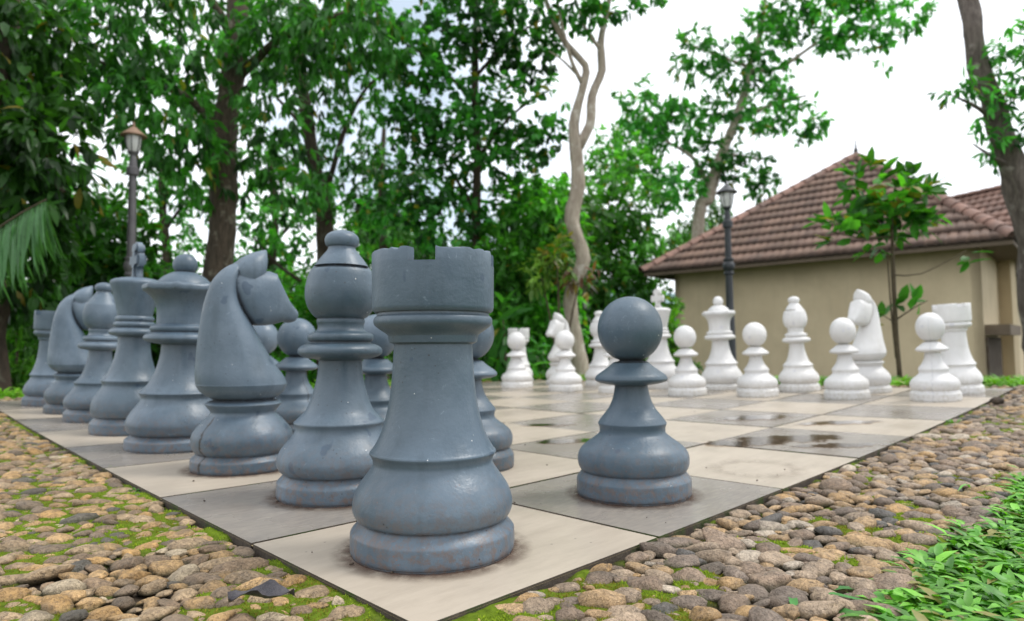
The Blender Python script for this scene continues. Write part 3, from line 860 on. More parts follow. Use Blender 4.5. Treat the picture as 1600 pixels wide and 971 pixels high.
PROTO = {'rook': piece_rook(), 'pawn': piece_pawn(), 'bishop': piece_bishop(), 'queen': piece_queen(), 'king': piece_king(), 'knight': piece_knight()}
for kind, (parts, H) in PROTO.items():
    for nm, me in parts.items():
        me.polygons.foreach_set('use_smooth', [True] * len(me.polygons))
        me.set_sharp_from_angle(angle=math.radians(38 if kind != 'knight' or nm != 'head' else 30))
        me.materials.append(None)

def place_piece(kind, u, v, rz, sc, mat, label, group, tilt=0):
    X, Y = u * S, v * SV
    e = empty('chess_' + kind, (X, Y, G(X, Y) + .001), rz, label, 'chess ' + kind, group)
    # sit square on the slightly dished board
    gxs = (G(X + .05, Y) - G(X - .05, Y)) / .1; gys = (G(X, Y + .05) - G(X, Y - .05)) / .1
    nrm = Vector((-gxs, -gys, 1)).normalized()
    q = Vector((0, 0, 1)).rotation_difference(nrm) @ Matrix.Rotation(rz, 4, 'Z').to_quaternion()
    e.rotation_euler = q.to_euler(); e.scale = (sc, sc, 1)
    for nm, me in PROTO[kind][0].items():
        o = bpy.data.objects.new(nm, me); COL.objects.link(o); o.parent = e
        o.material_slots[0].link = 'OBJECT'; o.material_slots[0].material = mat
        if kind == 'rook' and nm == 'x': pass
    return e
PI = math.pi
g1, g2 = 'grey chess pieces on the nearest two rows', 'white chess pieces on the far two rows'
gp, wp = 'grey pawns', 'white pawns'
G_, W_ = M_grey, M_white
place_piece('rook', .40, .50, PI / 4 - .06 + PI, 1, M_grey_rook, 'largest grey rook with notched crown, nearest piece, on the light corner tile', g1)
place_piece('bishop', .59, 1.49, -2.05, 1, G_, 'grey bishop with slit in its head directly left of the nearest rook', g1)
place_piece('knight', .55, 2.50, -.12, 1, M_grey_knight, 'large grey knight with split base and muzzle pointing right, beside the front bishop', g1)
place_piece('queen', .55, 3.58, .3, 1.08, G_, 'grey queen with ball on domed top, behind the front grey knight', g1)
place_piece('king', .52, 4.62, 0, .97, G_, 'grey king topped by a cross, in front of the grey lamp post', g1)
place_piece('bishop', .52, 5.66, 1.0, .93, G_, 'smaller looking grey bishop between the grey king and the far grey knight', g1)
place_piece('knight', .50, 6.47, -.1, .92, G_, 'far grey knight on the left, second from the end of the row', g1)
place_piece('rook', .44, 7.36, .5, .84, G_, 'grey rook at the far left end of the back row', g1)
place_piece('pawn', 1.49, .48, .3, 1, G_, 'grey pawn standing alone to the right of the nearest rook', gp)
place_piece('pawn', 1.43, 1.59, .9, 1, G_, 'grey pawn half hidden behind the right side of the nearest rook', gp)
place_piece('pawn', 1.46, 2.62, .2, .96, G_, 'grey pawn showing in the gap between the nearest rook and the front bishop', gp)
place_piece('pawn', 1.36, 3.60, .1, .98, M_grey_pawn, 'grey pawn with a crack, between the front knight and front bishop', gp)
place_piece('pawn', 1.46, 4.5, 1.5, .96, G_, 'grey pawn whose ball peeks out under the front knight muzzle', gp)
place_piece('pawn', 1.50, 6.85, 2.5, .95, G_, 'grey pawn barely showing between the grey king and grey queen', gp)

place_piece('pawn', 6.31, 6.41, .1, 1, W_, 'white pawn in front of the leftmost white rook', wp)
place_piece('pawn', 6.23, 5.27, .9, .98, W_, 'white pawn in front of the left facing white knight', wp)
place_piece('pawn', 6.35, 4.42, .7, .95, W_, 'white pawn mostly hidden behind the lone grey pawn', wp)
place_piece('pawn', 6.36, 3.26, 1.7, .95, W_, 'white pawn just right of the lone grey pawn, between white king and queen', wp)
place_piece('pawn', 6.52, 2.37, 2.2, .94, W_, 'white pawn between the white queen and the right white bishop', wp)
place_piece('pawn', 6.56, 1.33, .4, .90, W_, 'white pawn in front of the right white knight', wp)
place_piece('pawn', 6.59, .46, 0, .885, M_white_crack, 'white pawn with stained cracked ball in front of the right white rook', wp)
place_piece('rook', 7.35, 7.46, .9, .95, W_, 'leftmost white rook behind a white pawn', g2)
place_piece('knight', 7.3, 6.38, PI - .15, .93, W_, 'white knight in profile with muzzle pointing left, near the flaky tree trunk', g2)
place_piece('bishop', 7.33, 5.5, PI, .95, W_, 'white bishop partly hidden behind the lone grey pawn ball', g2)
place_piece('king', 7.25, 4.27, 0, .97, W_, 'white king with cross, right of the lone grey pawn ball', g2)
place_piece('queen', 7.33, 3.30, .2, .96, W_, 'white queen with small ball finial in front of the dark lamp post', g2)
place_piece('bishop', 7.38, 2.22, 2.2, .90, W_, 'white bishop standing in front of the beige wall', g2)
place_piece('knight', 7.33, 1.34, PI - .35, .88, W_, 'white knight seen from the front beside the sapling', g2)
place_piece('rook', 7.42, .43, PI + .75, .88, M_white_crack, 'white rook with cracks at the right end of the row', g2)

# dirt rings around the nearest bases, with contact shadow painted into them
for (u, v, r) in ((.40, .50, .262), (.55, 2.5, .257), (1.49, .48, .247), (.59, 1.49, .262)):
    tag(film('dirt_shadow_ring', u, v, r * S * 1.25, r * S * 1.25, 0, M_grime_shadow, .002, .76), kind='structure')

# ------------------------------------------------------------------- trees
def tree(name, label, trunk, limbs, clumps, bark, lparams, cat='tree', group=None, wob=.25, leafname='crown', flare=True, dens=.52):
    base = trunk[0][0]
    root = empty(name, base, 0, label, cat, group)
    inv = -Vector(base)
    t = [(p + inv, r) for p, r in trunk]
    if flare:
        p0, r0 = t[0]; t = [(p0 + Vector((0, 0, -.25)), r0 * 1.7), (p0 + (t[1][0] - p0) * .10, r0 * 1.12)] + t[1:]
    tr = tubes('trunk', [t], bark, root, 16, wob)
    if limbs: tubes('limbs', [[(p + inv, r) for p, r in L] for L in limbs], bark, root, 8, wob * .6)
    data = []
    for c in clumps:
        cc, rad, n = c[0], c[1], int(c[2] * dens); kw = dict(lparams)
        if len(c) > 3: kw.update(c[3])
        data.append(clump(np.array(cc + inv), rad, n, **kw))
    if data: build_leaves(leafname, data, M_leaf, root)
    return root
def tp(lst):   # list of (px, py, depth, radius) -> tube points
    return [(at(x, y, d), r) for (x, y, d, r) in lst]
def gp_(px, d, r): return (ground_pt(px, d), r)

MANGO = dict(ll=.17, lw=.052, base=(.105, .40, .06), dark=(.010, .052, .012), droop=.35, per=7, down=.75)
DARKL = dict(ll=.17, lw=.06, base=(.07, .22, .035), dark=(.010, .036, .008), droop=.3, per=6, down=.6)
BROAD = dict(ll=.125, lw=.075, base=(.075, .34, .055), dark=(.007, .038, .010), droop=.2, per=5, down=.4)
SMALL = dict(ll=.10, lw=.042, base=(.075, .25, .045), dark=(.02, .08, .015), droop=.25, per=7, down=.35)
LACY = dict(ll=.15, lw=.06, base=(.12, .48, .08), dark=(.025, .14, .035), droop=.25, per=8, down=.3)

def cl(px, py, d, rad, n, **kw): return (at(px, py, d), rad, n, kw)

# big brown trunk on the left
tree('broadleaf_tree', 'tall tree with thick brown trunk and pale patch, left of the front knight', [gp_(338, 8.0, .20), (at(344, 415, 8.0), 0.167), (at(350, 300, 8.0), 0.158), (at(352, 200, 8.05), 0.149), (at(368, 90, 8.1), 0.135), (at(372, -20, 8.2), 0.117), (at(380, -200, 8.4), 0.090)],
     [tp([(350, 215, 8.05, .06), (290, 150, 7.8, .045), (210, 120, 7.4, .025), (120, 80, 7.2, .012)]), tp([(362, 130, 8.1, .07), (440, 60, 8.0, .05), (540, 20, 7.9, .025)]),
      tp([(366, 60, 8.1, .07), (300, -30, 7.8, .05), (180, -60, 7.4, .03)]), tp([(352, 235, 8.0, .05), (330, 210, 7.7, .03), (315, 250, 7.5, .015)])],
     [cl(250, 60, 7.5, .85, 2300), cl(130, 60, 7.3, .6, 1100), cl(330, -10, 9.4, .9, 1400), cl(440, 70, 7.6, .6, 1400), cl(520, 40, 7.6, .75, 1500), cl(180, 150, 7.4, .5, 700), cl(260, 190, 7.3, .6, 1200), cl(335, 180, 9.2, .5, 650), cl(430, 185, 7.5, .5, 600), cl(300, 260, 7.6, .45, 520), cl(395, 255, 8.4, .5, 550), cl(300, 120, 8.9, .9, 1400), cl(60, 20, 7.6, .5, 450), cl(470, 290, 8.3, .5, 520), cl(600, 60, 8.2, .6, 800), cl(220, -40, 7.6, .8, 900), cl(480, -50, 7.8, .8, 900)],
     M_bark_b, MANGO)
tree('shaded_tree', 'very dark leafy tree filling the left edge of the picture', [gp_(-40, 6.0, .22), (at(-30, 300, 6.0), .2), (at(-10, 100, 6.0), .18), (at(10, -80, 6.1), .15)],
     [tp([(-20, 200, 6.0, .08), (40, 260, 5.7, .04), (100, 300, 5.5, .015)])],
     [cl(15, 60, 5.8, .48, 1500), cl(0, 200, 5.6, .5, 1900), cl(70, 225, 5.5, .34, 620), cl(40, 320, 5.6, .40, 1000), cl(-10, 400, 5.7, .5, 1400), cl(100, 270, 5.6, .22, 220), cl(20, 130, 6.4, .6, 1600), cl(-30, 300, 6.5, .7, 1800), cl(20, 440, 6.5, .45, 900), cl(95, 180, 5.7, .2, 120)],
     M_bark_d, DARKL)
tree('slender_tree', 'slender tree with leafy climber on its trunk, behind the front bishop', [gp_(512, 10.5, .16), (at(508, 350, 10.5), .135), (at(495, 280, 10.5), .12), (at(480, 190, 10.5), .10), (at(470, 90, 10.6), .085), (at(478, -60, 10.8), .06)],
     [tp([(505, 320, 10.5, .05), (540, 200, 10.4, .04), (580, 130, 10.3, .02), (640, 100, 10.2, .01)]), tp([(485, 210, 10.5, .045), (430, 150, 10.3, .02)]), tp([(470, 440, 10.3, .03), (430, 410, 10.2, .025), (395, 370, 10.1, .012)])],
     [cl(500, 120, 10.5, .9, 1500), cl(470, 250, 10.6, .7, 1000), cl(560, 210, 10.4, .7, 800), cl(545, 60, 10.2, .8, 1300), cl(600, 290, 10.4, .6, 700), cl(440, 360, 10.4, .5, 480), cl(540, 350, 10.8, .5, 450), cl(430, 60, 10.8, .9, 1000), cl(500, 0, 10.5, .9, 900), cl(500, 300, 10.3, .25, 220)],
     M_bark_d, dict(MANGO, ll=.16, lw=.055, base=(.10, .38, .06)))
tree('broadleaf_tree', 'tree with thin dark trunk and rounded dark leaves behind the nearest rook', [gp_(742, 9.0, .075), (at(742, 400, 9), .062), (at(746, 250, 9), .055), (at(742, 120, 9), .048), (at(745, 10, 9.1), .04), (at(745, -100, 9.2), .02)],
     [tp([(743, 330, 9, .03), (690, 250, 8.9, .02), (620, 200, 8.8, .008)]), tp([(745, 250, 9, .03), (800, 180, 8.9, .02), (860, 140, 8.8, .008)]), tp([(743, 160, 9, .03), (680, 100, 8.9, .018), (620, 60, 8.8, .008)]), tp([(743, 120, 9, .03), (800, 60, 8.9, .018), (850, 30, 8.8, .008)])],
     [cl(740, 30, 8.8, .75, 1900), cl(660, 70, 8.8, .6, 1200), cl(820, 70, 8.9, .55, 1000), cl(700, 160, 8.8, .6, 1300), cl(810, 170, 8.8, .55, 950), cl(640, 190, 8.9, .5, 800), cl(740, 230, 8.8, .6, 1000), cl(660, 290, 8.8, .55, 900), cl(800, 260, 8.9, .5, 620), cl(700, 350, 8.9, .55, 800), cl(850, 220, 8.9, .32, 280), cl(600, 330, 9.0, .4, 400), cl(770, 330, 9.0, .42, 420), cl(740, -60, 9, .8, 1000)],
     M_bark_d, BROAD)
t5 = tree('forked_tree', 'pale barked tree forking into two stems, right of the nearest rook', [gp_(905, 8.2, .115), (at(893, 500, 8.2), 0.089), (at(892, 455, 8.2), 0.085), (at(912, 405, 8.2), 0.089), (at(893, 345, 8.2), 0.089), (at(903, 290, 8.2), 0.085), (at(900, 230, 8.2), 0.081), (at(896, 195, 8.2), 0.060), (at(912, 130, 8.2), 0.051), (at(915, 102, 8.2), 0.043), (at(885, 70, 8.15), 0.038), (at(860, 20, 8.1), 0.030), (at(840, -40, 8.0), 0.017)],
     [tp([(903, 232, 8.2, .07), (922, 195, 8.2, .06), (925, 150, 8.25, .055), (941, 110, 8.3, .052), (938, 70, 8.3, .045), (948, 20, 8.4, .035), (960, -40, 8.4, .02)]), tp([(912, 135, 8.2, .03), (895, 100, 8.1, .025), (878, 40, 8.0, .015), (870, -10, 8, .008)]),
      tp([(940, 80, 8.3, .025), (915, 45, 8.2, .018), (900, 0, 8.2, .01)]), tp([(905, 120, 8.2, .022), (880, 95, 8.1, .012), (858, 80, 8.1, .006)]), tp([(941, 85, 8.3, .02), (925, 60, 8.3, .012)])],
     [cl(900, 10, 8.1, .38, 520), cl(850, -10, 8.0, .4, 520), cl(960, -5, 8.3, .35, 380), cl(930, 25, 8.3, .2, 140), cl(1010, -15, 8.4, .3, 200), cl(860, 50, 8.0, .2, 110)],
     M_bark_p, dict(LACY, ll=.13), wob=.3)
tree('lacy_tree', 'airy tree with light leaf clumps rising behind the tiled roof', [gp_(1085, 27.5, .24), (at(1092, 340, 27.5), 0.252), (at(1108, 310, 27.5), 0.231), (at(1120, 260, 27.5), 0.210), (at(1145, 200, 27.5), 0.179), (at(1165, 140, 27.5), 0.158), (at(1172, 100, 27.5), 0.126), (at(1190, 40, 27.5), 0.095), (at(1200, -60, 27.5), 0.053)],
     [tp([(1110, 300, 27.6, 0.132), (1085, 250, 27.3, 0.077), (1040, 220, 27.0, 0.044)]), tp([(1150, 190, 27.6, 0.110), (1215, 160, 27.3, 0.066), (1260, 150, 27.0, 0.033)]), tp([(1170, 110, 27.6, 0.110), (1220, 105, 27.1, 0.077), (1290, 60, 26.5, 0.055), (1370, 40, 25.5, 0.022)]),
      tp([(1170, 105, 27.6, 0.088), (1130, 90, 27.3, 0.055), (1080, 70, 27.0, 0.022)]), tp([(1130, 240, 27.6, 0.088), (1190, 250, 27.3, 0.044)])],
     [cl(1090, 85, 27.3, 1.13, 950), cl(1150, 100, 27.3, 1.07, 850), cl(1200, 60, 27.3, 1.20, 1000), cl(1010, 170, 27.3, 1.20, 1300), cl(1060, 200, 27.3, 1.20, 1300), cl(990, 220, 27.4, 1.07, 1000), cl(1200, 165, 27.0, 1.20, 1300), cl(1260, 190, 27.0, 0.87, 520), cl(1130, 165, 27.4, 0.93, 600), cl(1110, 250, 27.6, 1.20, 1100), cl(1060, 290, 27.6, 1.20, 1300), cl(1170, 265, 27.3, 0.93, 520), cl(1200, 290, 27.4, 0.73, 350), cl(1240, 20, 26.7, 1.20, 1200), cl(1310, 30, 26.1, 1.20, 1300), cl(1370, 40, 25.5, 0.93, 700), cl(1420, 25, 25.1, 0.67, 330), cl(1300, 80, 26.0, 0.53, 220), cl(1340, -30, 25.8, 1.33, 1200), cl(1220, 120, 27.0, 0.67, 300), cl(1000, 260, 27.6, 0.93, 800), cl(1385, 95, 25.2, 0.27, 50), cl(1250, 215, 27.0, 0.33, 60)],
     M_bark_p, dict(LACY, ll=.34, lw=.14))
tree('leaning_tree', 'grey trunk leaning in from the upper right corner beside the roof', [gp_(1640, 6.8, .17), (at(1618, 480, 6.8), 0.138), (at(1612, 380, 6.8), 0.129), (at(1592, 290, 6.8), 0.125), (at(1562, 200, 6.8), 0.112), (at(1548, 150, 6.8), 0.099), (at(1528, 100, 6.8), 0.099), (at(1520, 50, 6.8), 0.090), (at(1512, 0, 6.9), 0.086), (at(1500, -90, 7), 0.069)],
     [tp([(1565, 200, 6.8, .04), (1530, 170, 6.7, .02), (1490, 150, 6.6, .008)]), tp([(1580, 260, 6.8, .03), (1550, 245, 6.7, .015), (1520, 225, 6.6, .006)]), tp([(1600, 300, 6.8, .04), (1620, 150, 6.7, .03), (1600, 60, 6.6, .01)])],
     [cl(1510, 135, 6.6, .16, 170), cl(1545, 165, 6.7, .2, 230), cl(1590, 120, 6.6, .3, 480), cl(1600, 60, 6.6, .28, 380), cl(1550, 230, 6.7, .13, 110), cl(1530, 215, 6.7, .08, 40), cl(1600, 200, 6.7, .22, 220), cl(1560, 250, 6.8, .08, 36)],
     M_bark_g, dict(LACY, ll=.13, lw=.035, per=6), wob=.4)
# sapling before the house
tree('sapling', 'young sapling with glossy leaves in front of the beige wall', [gp_(1404, 6.2, .022), (at(1400, 520, 6.2), .020), (at(1396, 430, 6.2), .018), (at(1394, 370, 6.2), .015), (at(1392, 300, 6.2), .008)],
     [tp([(1400, 560, 6.2, .009), (1392, 480, 6.2, .008), (1386, 390, 6.2, .005)]), tp([(1400, 500, 6.2, .008), (1430, 480, 6.1, .006), (1450, 470, 6.0, .003)]), tp([(1399, 430, 6.2, .007), (1440, 428, 6.1, .005), (1510, 392, 6.0, .003)]),
      tp([(1395, 370, 6.2, .008), (1340, 372, 6.1, .006), (1300, 362, 6.0, .004)]), tp([(1394, 340, 6.2, .008), (1430, 330, 6.1, .004)]), tp([(1399, 505, 6.2, .006), (1375, 490, 6.1, .003)])],
     [cl(1355, 285, 6.1, .13, 55), cl(1385, 310, 6.15, .22, 120), cl(1420, 300, 6.2, .15, 60), cl(1400, 340, 6.2, .2, 100), cl(1350, 345, 6.2, .13, 40), cl(1315, 355, 6.05, .14, 42), cl(1295, 368, 6.0, .07, 14), cl(1512, 388, 6.0, .05, 8), cl(1430, 350, 6.2, .12, 30), cl(1385, 492, 6.2, .10, 16), cl(1420, 490, 6.1, .10, 12), cl(1385, 375, 6.2, .1, 20)],
     M_stem, dict(ll=.165, lw=.078, base=(.09, .32, .035), dark=(.014, .075, .015), droop=.15, per=5, down=-.25, yellow=.10), cat='sapling', flare=False, leafname='leaves', dens=1.0)

FINE = dict(ll=.15, lw=.07, base=(.12, .44, .07), dark=(.012, .06, .016), droop=.25, per=6, down=.4, shell=.1)
tree('background_tree', 'fine leaved tree between the grey lamp post and the thick brown trunk', [gp_(262, 13, .10), (at(262, 420, 13), .09), (at(255, 340, 13), .07), (at(250, 240, 13), .04)],
     [tp([(258, 380, 13, .04), (200, 330, 13, .03), (150, 300, 13, .01)]), tp([(258, 360, 13, .04), (300, 300, 13, .02)])],
     [cl(150, 330, 13, .8, 620), cl(110, 370, 13, .8, 800), cl(170, 420, 13, .7, 620), cl(250, 330, 13, .8, 560), cl(290, 400, 13, .7, 520), cl(230, 260, 13, .8, 620), cl(300, 300, 13, .6, 450), cl(240, 420, 13, .5, 420), cl(110, 260, 13.5, .6, 300)],
     M_bark_d, FINE, group='fine leaved trees in the background', dens=.7)
tree('background_tree', 'fine leaved tree between the thick brown trunk and the slender tree', [gp_(425, 13, .10), (at(425, 420, 13), .09), (at(430, 340, 13), .07), (at(420, 240, 13), .04)],
     [tp([(428, 380, 13, .04), (470, 330, 13, .03), (490, 280, 13, .01)])],
     [cl(400, 330, 13, .7, 600), cl(440, 400, 13, .7, 620), cl(470, 330, 13, .7, 480), cl(410, 250, 13, .8, 620), cl(460, 440, 13, .6, 500), cl(400, 420, 13, .6, 500)],
     M_bark_d, FINE, group='fine leaved trees in the background', dens=.7)
tree('background_tree', 'fine leaved tree right of the slender tree, above the front bishop', [gp_(600, 14, .10), (at(600, 420, 14), .09), (at(596, 300, 14), .07), (at(600, 200, 14), .04)],
     [tp([(598, 340, 14, .04), (640, 280, 14, .03), (660, 230, 14, .01)])],
     [cl(590, 250, 14, .7, 480), cl(560, 400, 14, .6, 340), cl(620, 350, 14, .8, 620), cl(640, 430, 14, .7, 620), cl(680, 300, 14, .7, 500), cl(560, 300, 14, .5, 200), cl(590, 470, 14, .6, 480)],
     M_bark_d, FINE, group='fine leaved trees in the background', dens=.7)

# ----------------------------------------------------------- bushes, hedge
def bush(name, label, px, d, clumps, par, cat='bush', group=None):
    base = ground_pt(px, d); root = empty(name, base, 0, label, cat, group); inv = -base
    st = []
    for c in clumps[:4]:
        st.append([(Vector((0, 0, -.1)), .02), ((c[0] + inv) * .5 + Vector((.03, .02, .05)), .014), (c[0] + inv, .006)])
    tubes('stems', st, M_stem, root, 6)
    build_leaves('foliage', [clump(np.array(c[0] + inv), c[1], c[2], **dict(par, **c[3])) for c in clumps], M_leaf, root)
    return root
BU = dict(ll=.13, lw=.055, base=(.14, .50, .05), dark=(.009, .05, .010), droop=.3, per=6, down=.35, shell=.15)
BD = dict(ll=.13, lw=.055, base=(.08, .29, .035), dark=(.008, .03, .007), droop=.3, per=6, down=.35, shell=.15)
gb = 'bushes behind the board'
bush('bush', 'large leafy bush between the nearest rook and the forked tree', 820, 8.8, [cl(800, 420, 8.8, .7, 1900), cl(840, 330, 9, .6, 1500), cl(780, 520, 8.6, .6, 1500), cl(850, 500, 8.9, .6, 1500), cl(790, 590, 8.6, .45, 700), cl(850, 400, 9.2, .7, 1600)], BU, group=gb)
bush('bush', 'tall dark green bush right of the forked tree', 980, 23, [cl(965, 330, 23, 1.5, 1900), cl(945, 430, 23, 1.6, 2000), cl(1000, 400, 23.5, 1.6, 1800), cl(960, 510, 22.6, 1.5, 1600), cl(1030, 500, 23, 1.6, 1500), cl(960, 260, 24, 1.4, 1200), cl(1000, 560, 22, 1.4, 1100), cl(920, 500, 22, 1.3, 1000)], dict(BU, base=(.13, .44, .05), ll=.27, lw=.11), group=gb)
bush('bush', 'low bush at the left corner of the house wall', 1050, 10.2, [cl(1040, 520, 10.2, .34, 500), cl(1058, 570, 10, .28, 340), cl(1040, 480, 10.4, .22, 160)], dict(BU, base=(.18, .45, .04)), group=gb)
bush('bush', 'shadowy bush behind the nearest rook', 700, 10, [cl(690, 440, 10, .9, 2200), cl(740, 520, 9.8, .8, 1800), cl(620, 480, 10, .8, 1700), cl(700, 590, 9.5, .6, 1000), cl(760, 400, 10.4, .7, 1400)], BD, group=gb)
bush('bush', 'bush behind the front bishop and knight', 520, 11.5, [cl(520, 470, 11.5, .75, 1400), cl(450, 490, 11.5, .8, 1700), cl(560, 540, 11, .7, 1300), cl(400, 520, 11, .7, 1300), cl(470, 570, 11, .6, 1000)], BU, group=gb)
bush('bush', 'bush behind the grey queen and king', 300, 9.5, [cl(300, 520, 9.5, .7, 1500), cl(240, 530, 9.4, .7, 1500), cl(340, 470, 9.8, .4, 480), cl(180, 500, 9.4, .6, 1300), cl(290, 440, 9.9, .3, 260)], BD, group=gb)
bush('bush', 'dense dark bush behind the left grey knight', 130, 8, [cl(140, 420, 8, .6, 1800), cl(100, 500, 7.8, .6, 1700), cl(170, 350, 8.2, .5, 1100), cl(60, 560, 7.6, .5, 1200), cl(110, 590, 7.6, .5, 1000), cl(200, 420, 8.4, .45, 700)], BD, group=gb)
bush('bush', 'bright fern like bush at the far left board corner', 20, 6.6, [cl(10, 590, 6.4, .22, 260), cl(25, 520, 6.9, .22, 200), cl(-20, 560, 6.6, .35, 420)], dict(BU, base=(.14, .38, .04), ll=.14, lw=.03), group=gb)
bush('croton_bush', 'bush with reddish leaves at the foot of the forked tree', 875, 8.0, [cl(870, 395, 8.0, .26, 130, yellow=.25), cl(905, 440, 8.0, .22, 70, yellow=.1, base=(.25, .10, .06)), cl(845, 430, 8.1, .25, 130)], dict(BU, base=(.20, .34, .06), dark=(.04, .09, .02), ll=.15, lw=.045))
bush('broadleaf_plant', 'large leaved plant beside the crown of the nearest rook', 790, 7.6, [cl(786, 500, 7.5, .15, 26, ll=.34, lw=.09, per=4), cl(792, 560, 7.4, .2, 34, ll=.3, lw=.09, per=4), cl(830, 575, 7.4, .25, 60, ll=.24, lw=.08, per=4)], dict(BU, base=(.08, .32, .05), dark=(.04, .16, .03)))

# far woods, one mass
wd = []
for i in range(95):
    px = rng.uniform(-250, 1150); d = rng.uniform(17, 32) if px < 940 else rng.uniform(42, 55)
    top_ = 300 + 110 * math.sin(px * .013 + 1) ** 2 + (0 if px > 560 else 105)
    py = rng.uniform(top_, 585)
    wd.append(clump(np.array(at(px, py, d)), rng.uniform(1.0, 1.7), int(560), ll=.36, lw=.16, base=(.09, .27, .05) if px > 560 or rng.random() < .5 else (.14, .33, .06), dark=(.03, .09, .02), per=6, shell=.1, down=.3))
build_leaves('woodland', wd, M_leaf); tag(bpy.data.objects['woodland'], 'blurred green woodland far behind the bushes', 'woodland', kind='stuff')

# distant hills
V, F = [], []
K = 60
for i in range(K + 1):
    a = -1.25 + 2.5 * i / K
    for r, h in ((150, -30), (210, 9 + 7 * s_(a * 5 + 1) + 4 * s_(a * 13)), (300, 30 + 9 * s_(a * 3.3 + 2) + 4 * s_(a * 11)), (420, -40)):
        dx = FH * (r * c_(a)) + RH * (r * s_(a)); V.append((CAM.x + dx.x, CAM.y + dx.y, h - 12))
for i in range(K):
    for k in range(3): a = i * 4 + k; F.append((a, a + 4, a + 5, a + 1))
tag(link('hills', pymesh('hills', V, F), M_hill), kind='structure')

# palm frond hanging at the left edge
palm = empty('palm_frond', at(-60, 420, 4.6), 0, 'drooping palm frond with long hanging leaflets at the left edge', 'palm frond')
inv = -palm.location
rach = [(-300, 540, 4.9), (-160, 460, 4.7), (-75, 405, 4.6), (-15, 365, 4.55), (30, 335, 4.5), (72, 312, 4.45)]
tubes('midrib', [[(at(x, y, d) + inv, .014 - .002 * i) for i, (x, y, d) in enumerate(rach)]], M_stem, palm, 8)
Pp, D, N, L, W, C = [], [], [], [], [], []
for i in range(70):
    t = i / 69 * (len(rach) - 1.001); k = int(t); f = t - k
    a, b = at(*rach[k]), at(*rach[k + 1]); p = a.lerp(b, f) + inv
    for sgn in (-1, 1):
        Pp.append(p); side = FH * sgn * .22 + RH * (.02 + .05 * random.random())
        if f > .5 and k >= 4: side += RH * .06
        D.append(side + Vector((0, 0, -1))); N.append(-FH + RH * random.gauss(0, .5)); L.append(random.uniform(.42, .75) * (1 - .35 * (t / 5))); W.append(random.uniform(.022, .032))
        C.append(np.array([.075, .20, .07]) * random.uniform(.7, 1.3))
build_leaves('leaflets', [leafmesh('', np.array(Pp), np.array(D), np.array(N), np.array(L), np.array(W), np.array(C), .12, .35)], M_grassleaf, palm)

# -------------------------------------------------------------- lamp posts
def lamp(name, label, pxb, d, pytop, mat, capmat, kscale):
    base = ground_pt(pxb, d); topz = at(pxb, pytop, d).z
    H = topz - base.z
    root = empty(name, base, 0, label, 'lamp post', 'garden lamp posts')
    kx = kscale
    def L(nm, prof, m, parent=root, segs=24): return link(nm, lathe(nm, prof, 1, 1, segs, 2), m, parent, ang=40)
    h0 = H - .62 * kx
    L('pole', [(-.2, .13 * kx), (.12, .13 * kx, 's'), (.14, .10 * kx), (.5, .085 * kx), (h0 * .42, .075 * kx), (h0 * .44, .066 * kx), (h0 * .62, .062 * kx), (h0 * .90, .052 * kx), (h0 * .985, .05 * kx), (h0, .045 * kx)], mat)
    zc = at(pxb, 415 if kscale < 1 else 372, d).z - base.z
    zc = max(.5, min(h0 * .8, zc))
    L('collar', [(zc - .16 * kx, .06 * kx), (zc - .15 * kx, .085 * kx, 's'), (zc - .12 * kx, .088 * kx), (zc - .10 * kx, .07 * kx), (zc - .04 * kx, .098 * kx), (zc + .03 * kx, .10 * kx), (zc + .07 * kx, .075 * kx), (zc + .10 * kx, .09 * kx), (zc + .13 * kx, .088 * kx, 's'), (zc + .14 * kx, .06 * kx)], mat)
    L('neck', [(h0 - .24 * kx, .05 * kx), (h0 - .23 * kx, .085 * kx, 's'), (h0 - .12 * kx, .088 * kx), (h0 - .10 * kx, .06 * kx), (h0 + .02, .05 * kx), (h0 + .07 * kx, .042 * kx), (h0 + .11 * kx, .07 * kx), (h0 + .13 * kx, .075 * kx)], mat)
    g = L('lantern_glass', [(h0 + .13 * kx, .062 * kx), (h0 + .2 * kx, .088 * kx), (h0 + .32 * kx, .105 * kx), (h0 + .38 * kx, .108 * kx)], M_lglass)
    bars = []
    for i in range(6):
        a = i * PI / 3
        bars.append([(Vector((c_(a) * r * kx, s_(a) * r * kx, h0 + z * kx)), .0075 * kx) for r, z in ((.068, .12), (.094, .2), (.110, .31), (.115, .385))])
    tubes('lantern_frame', bars, mat, root, 6)
    cp = L('lantern_cap', [(h0 + .38 * kx, .11 * kx), (h0 + .375 * kx, .175 * kx), (h0 + .39 * kx, .185 * kx, 's'), (h0 + .42 * kx, .15 * kx), (h0 + .47 * kx, .09 * kx), (h0 + .51 * kx, .05 * kx), (h0 + .53 * kx, .02 * kx)], capmat)
    L('finial', [(h0 + .525 * kx, .012 * kx), (h0 + .55 * kx, .022 * kx), (h0 + .58 * kx, .014 * kx), (h0 + .62 * kx, .003 * kx)], capmat, cp, 12)
    return root
def lamp_lean(px_top, px_b): return None
l1 = lamp('lamp_post', 'grey garden lamp post with copper cap behind the grey king', 202, 6.0, 183, M_lampgrey, M_copper, .60)
l2 = lamp('lamp_post', 'black garden lamp post with glass lantern behind the white queen', 1142, 10.4, 277, M_lampdark, M_lampdark, .92)

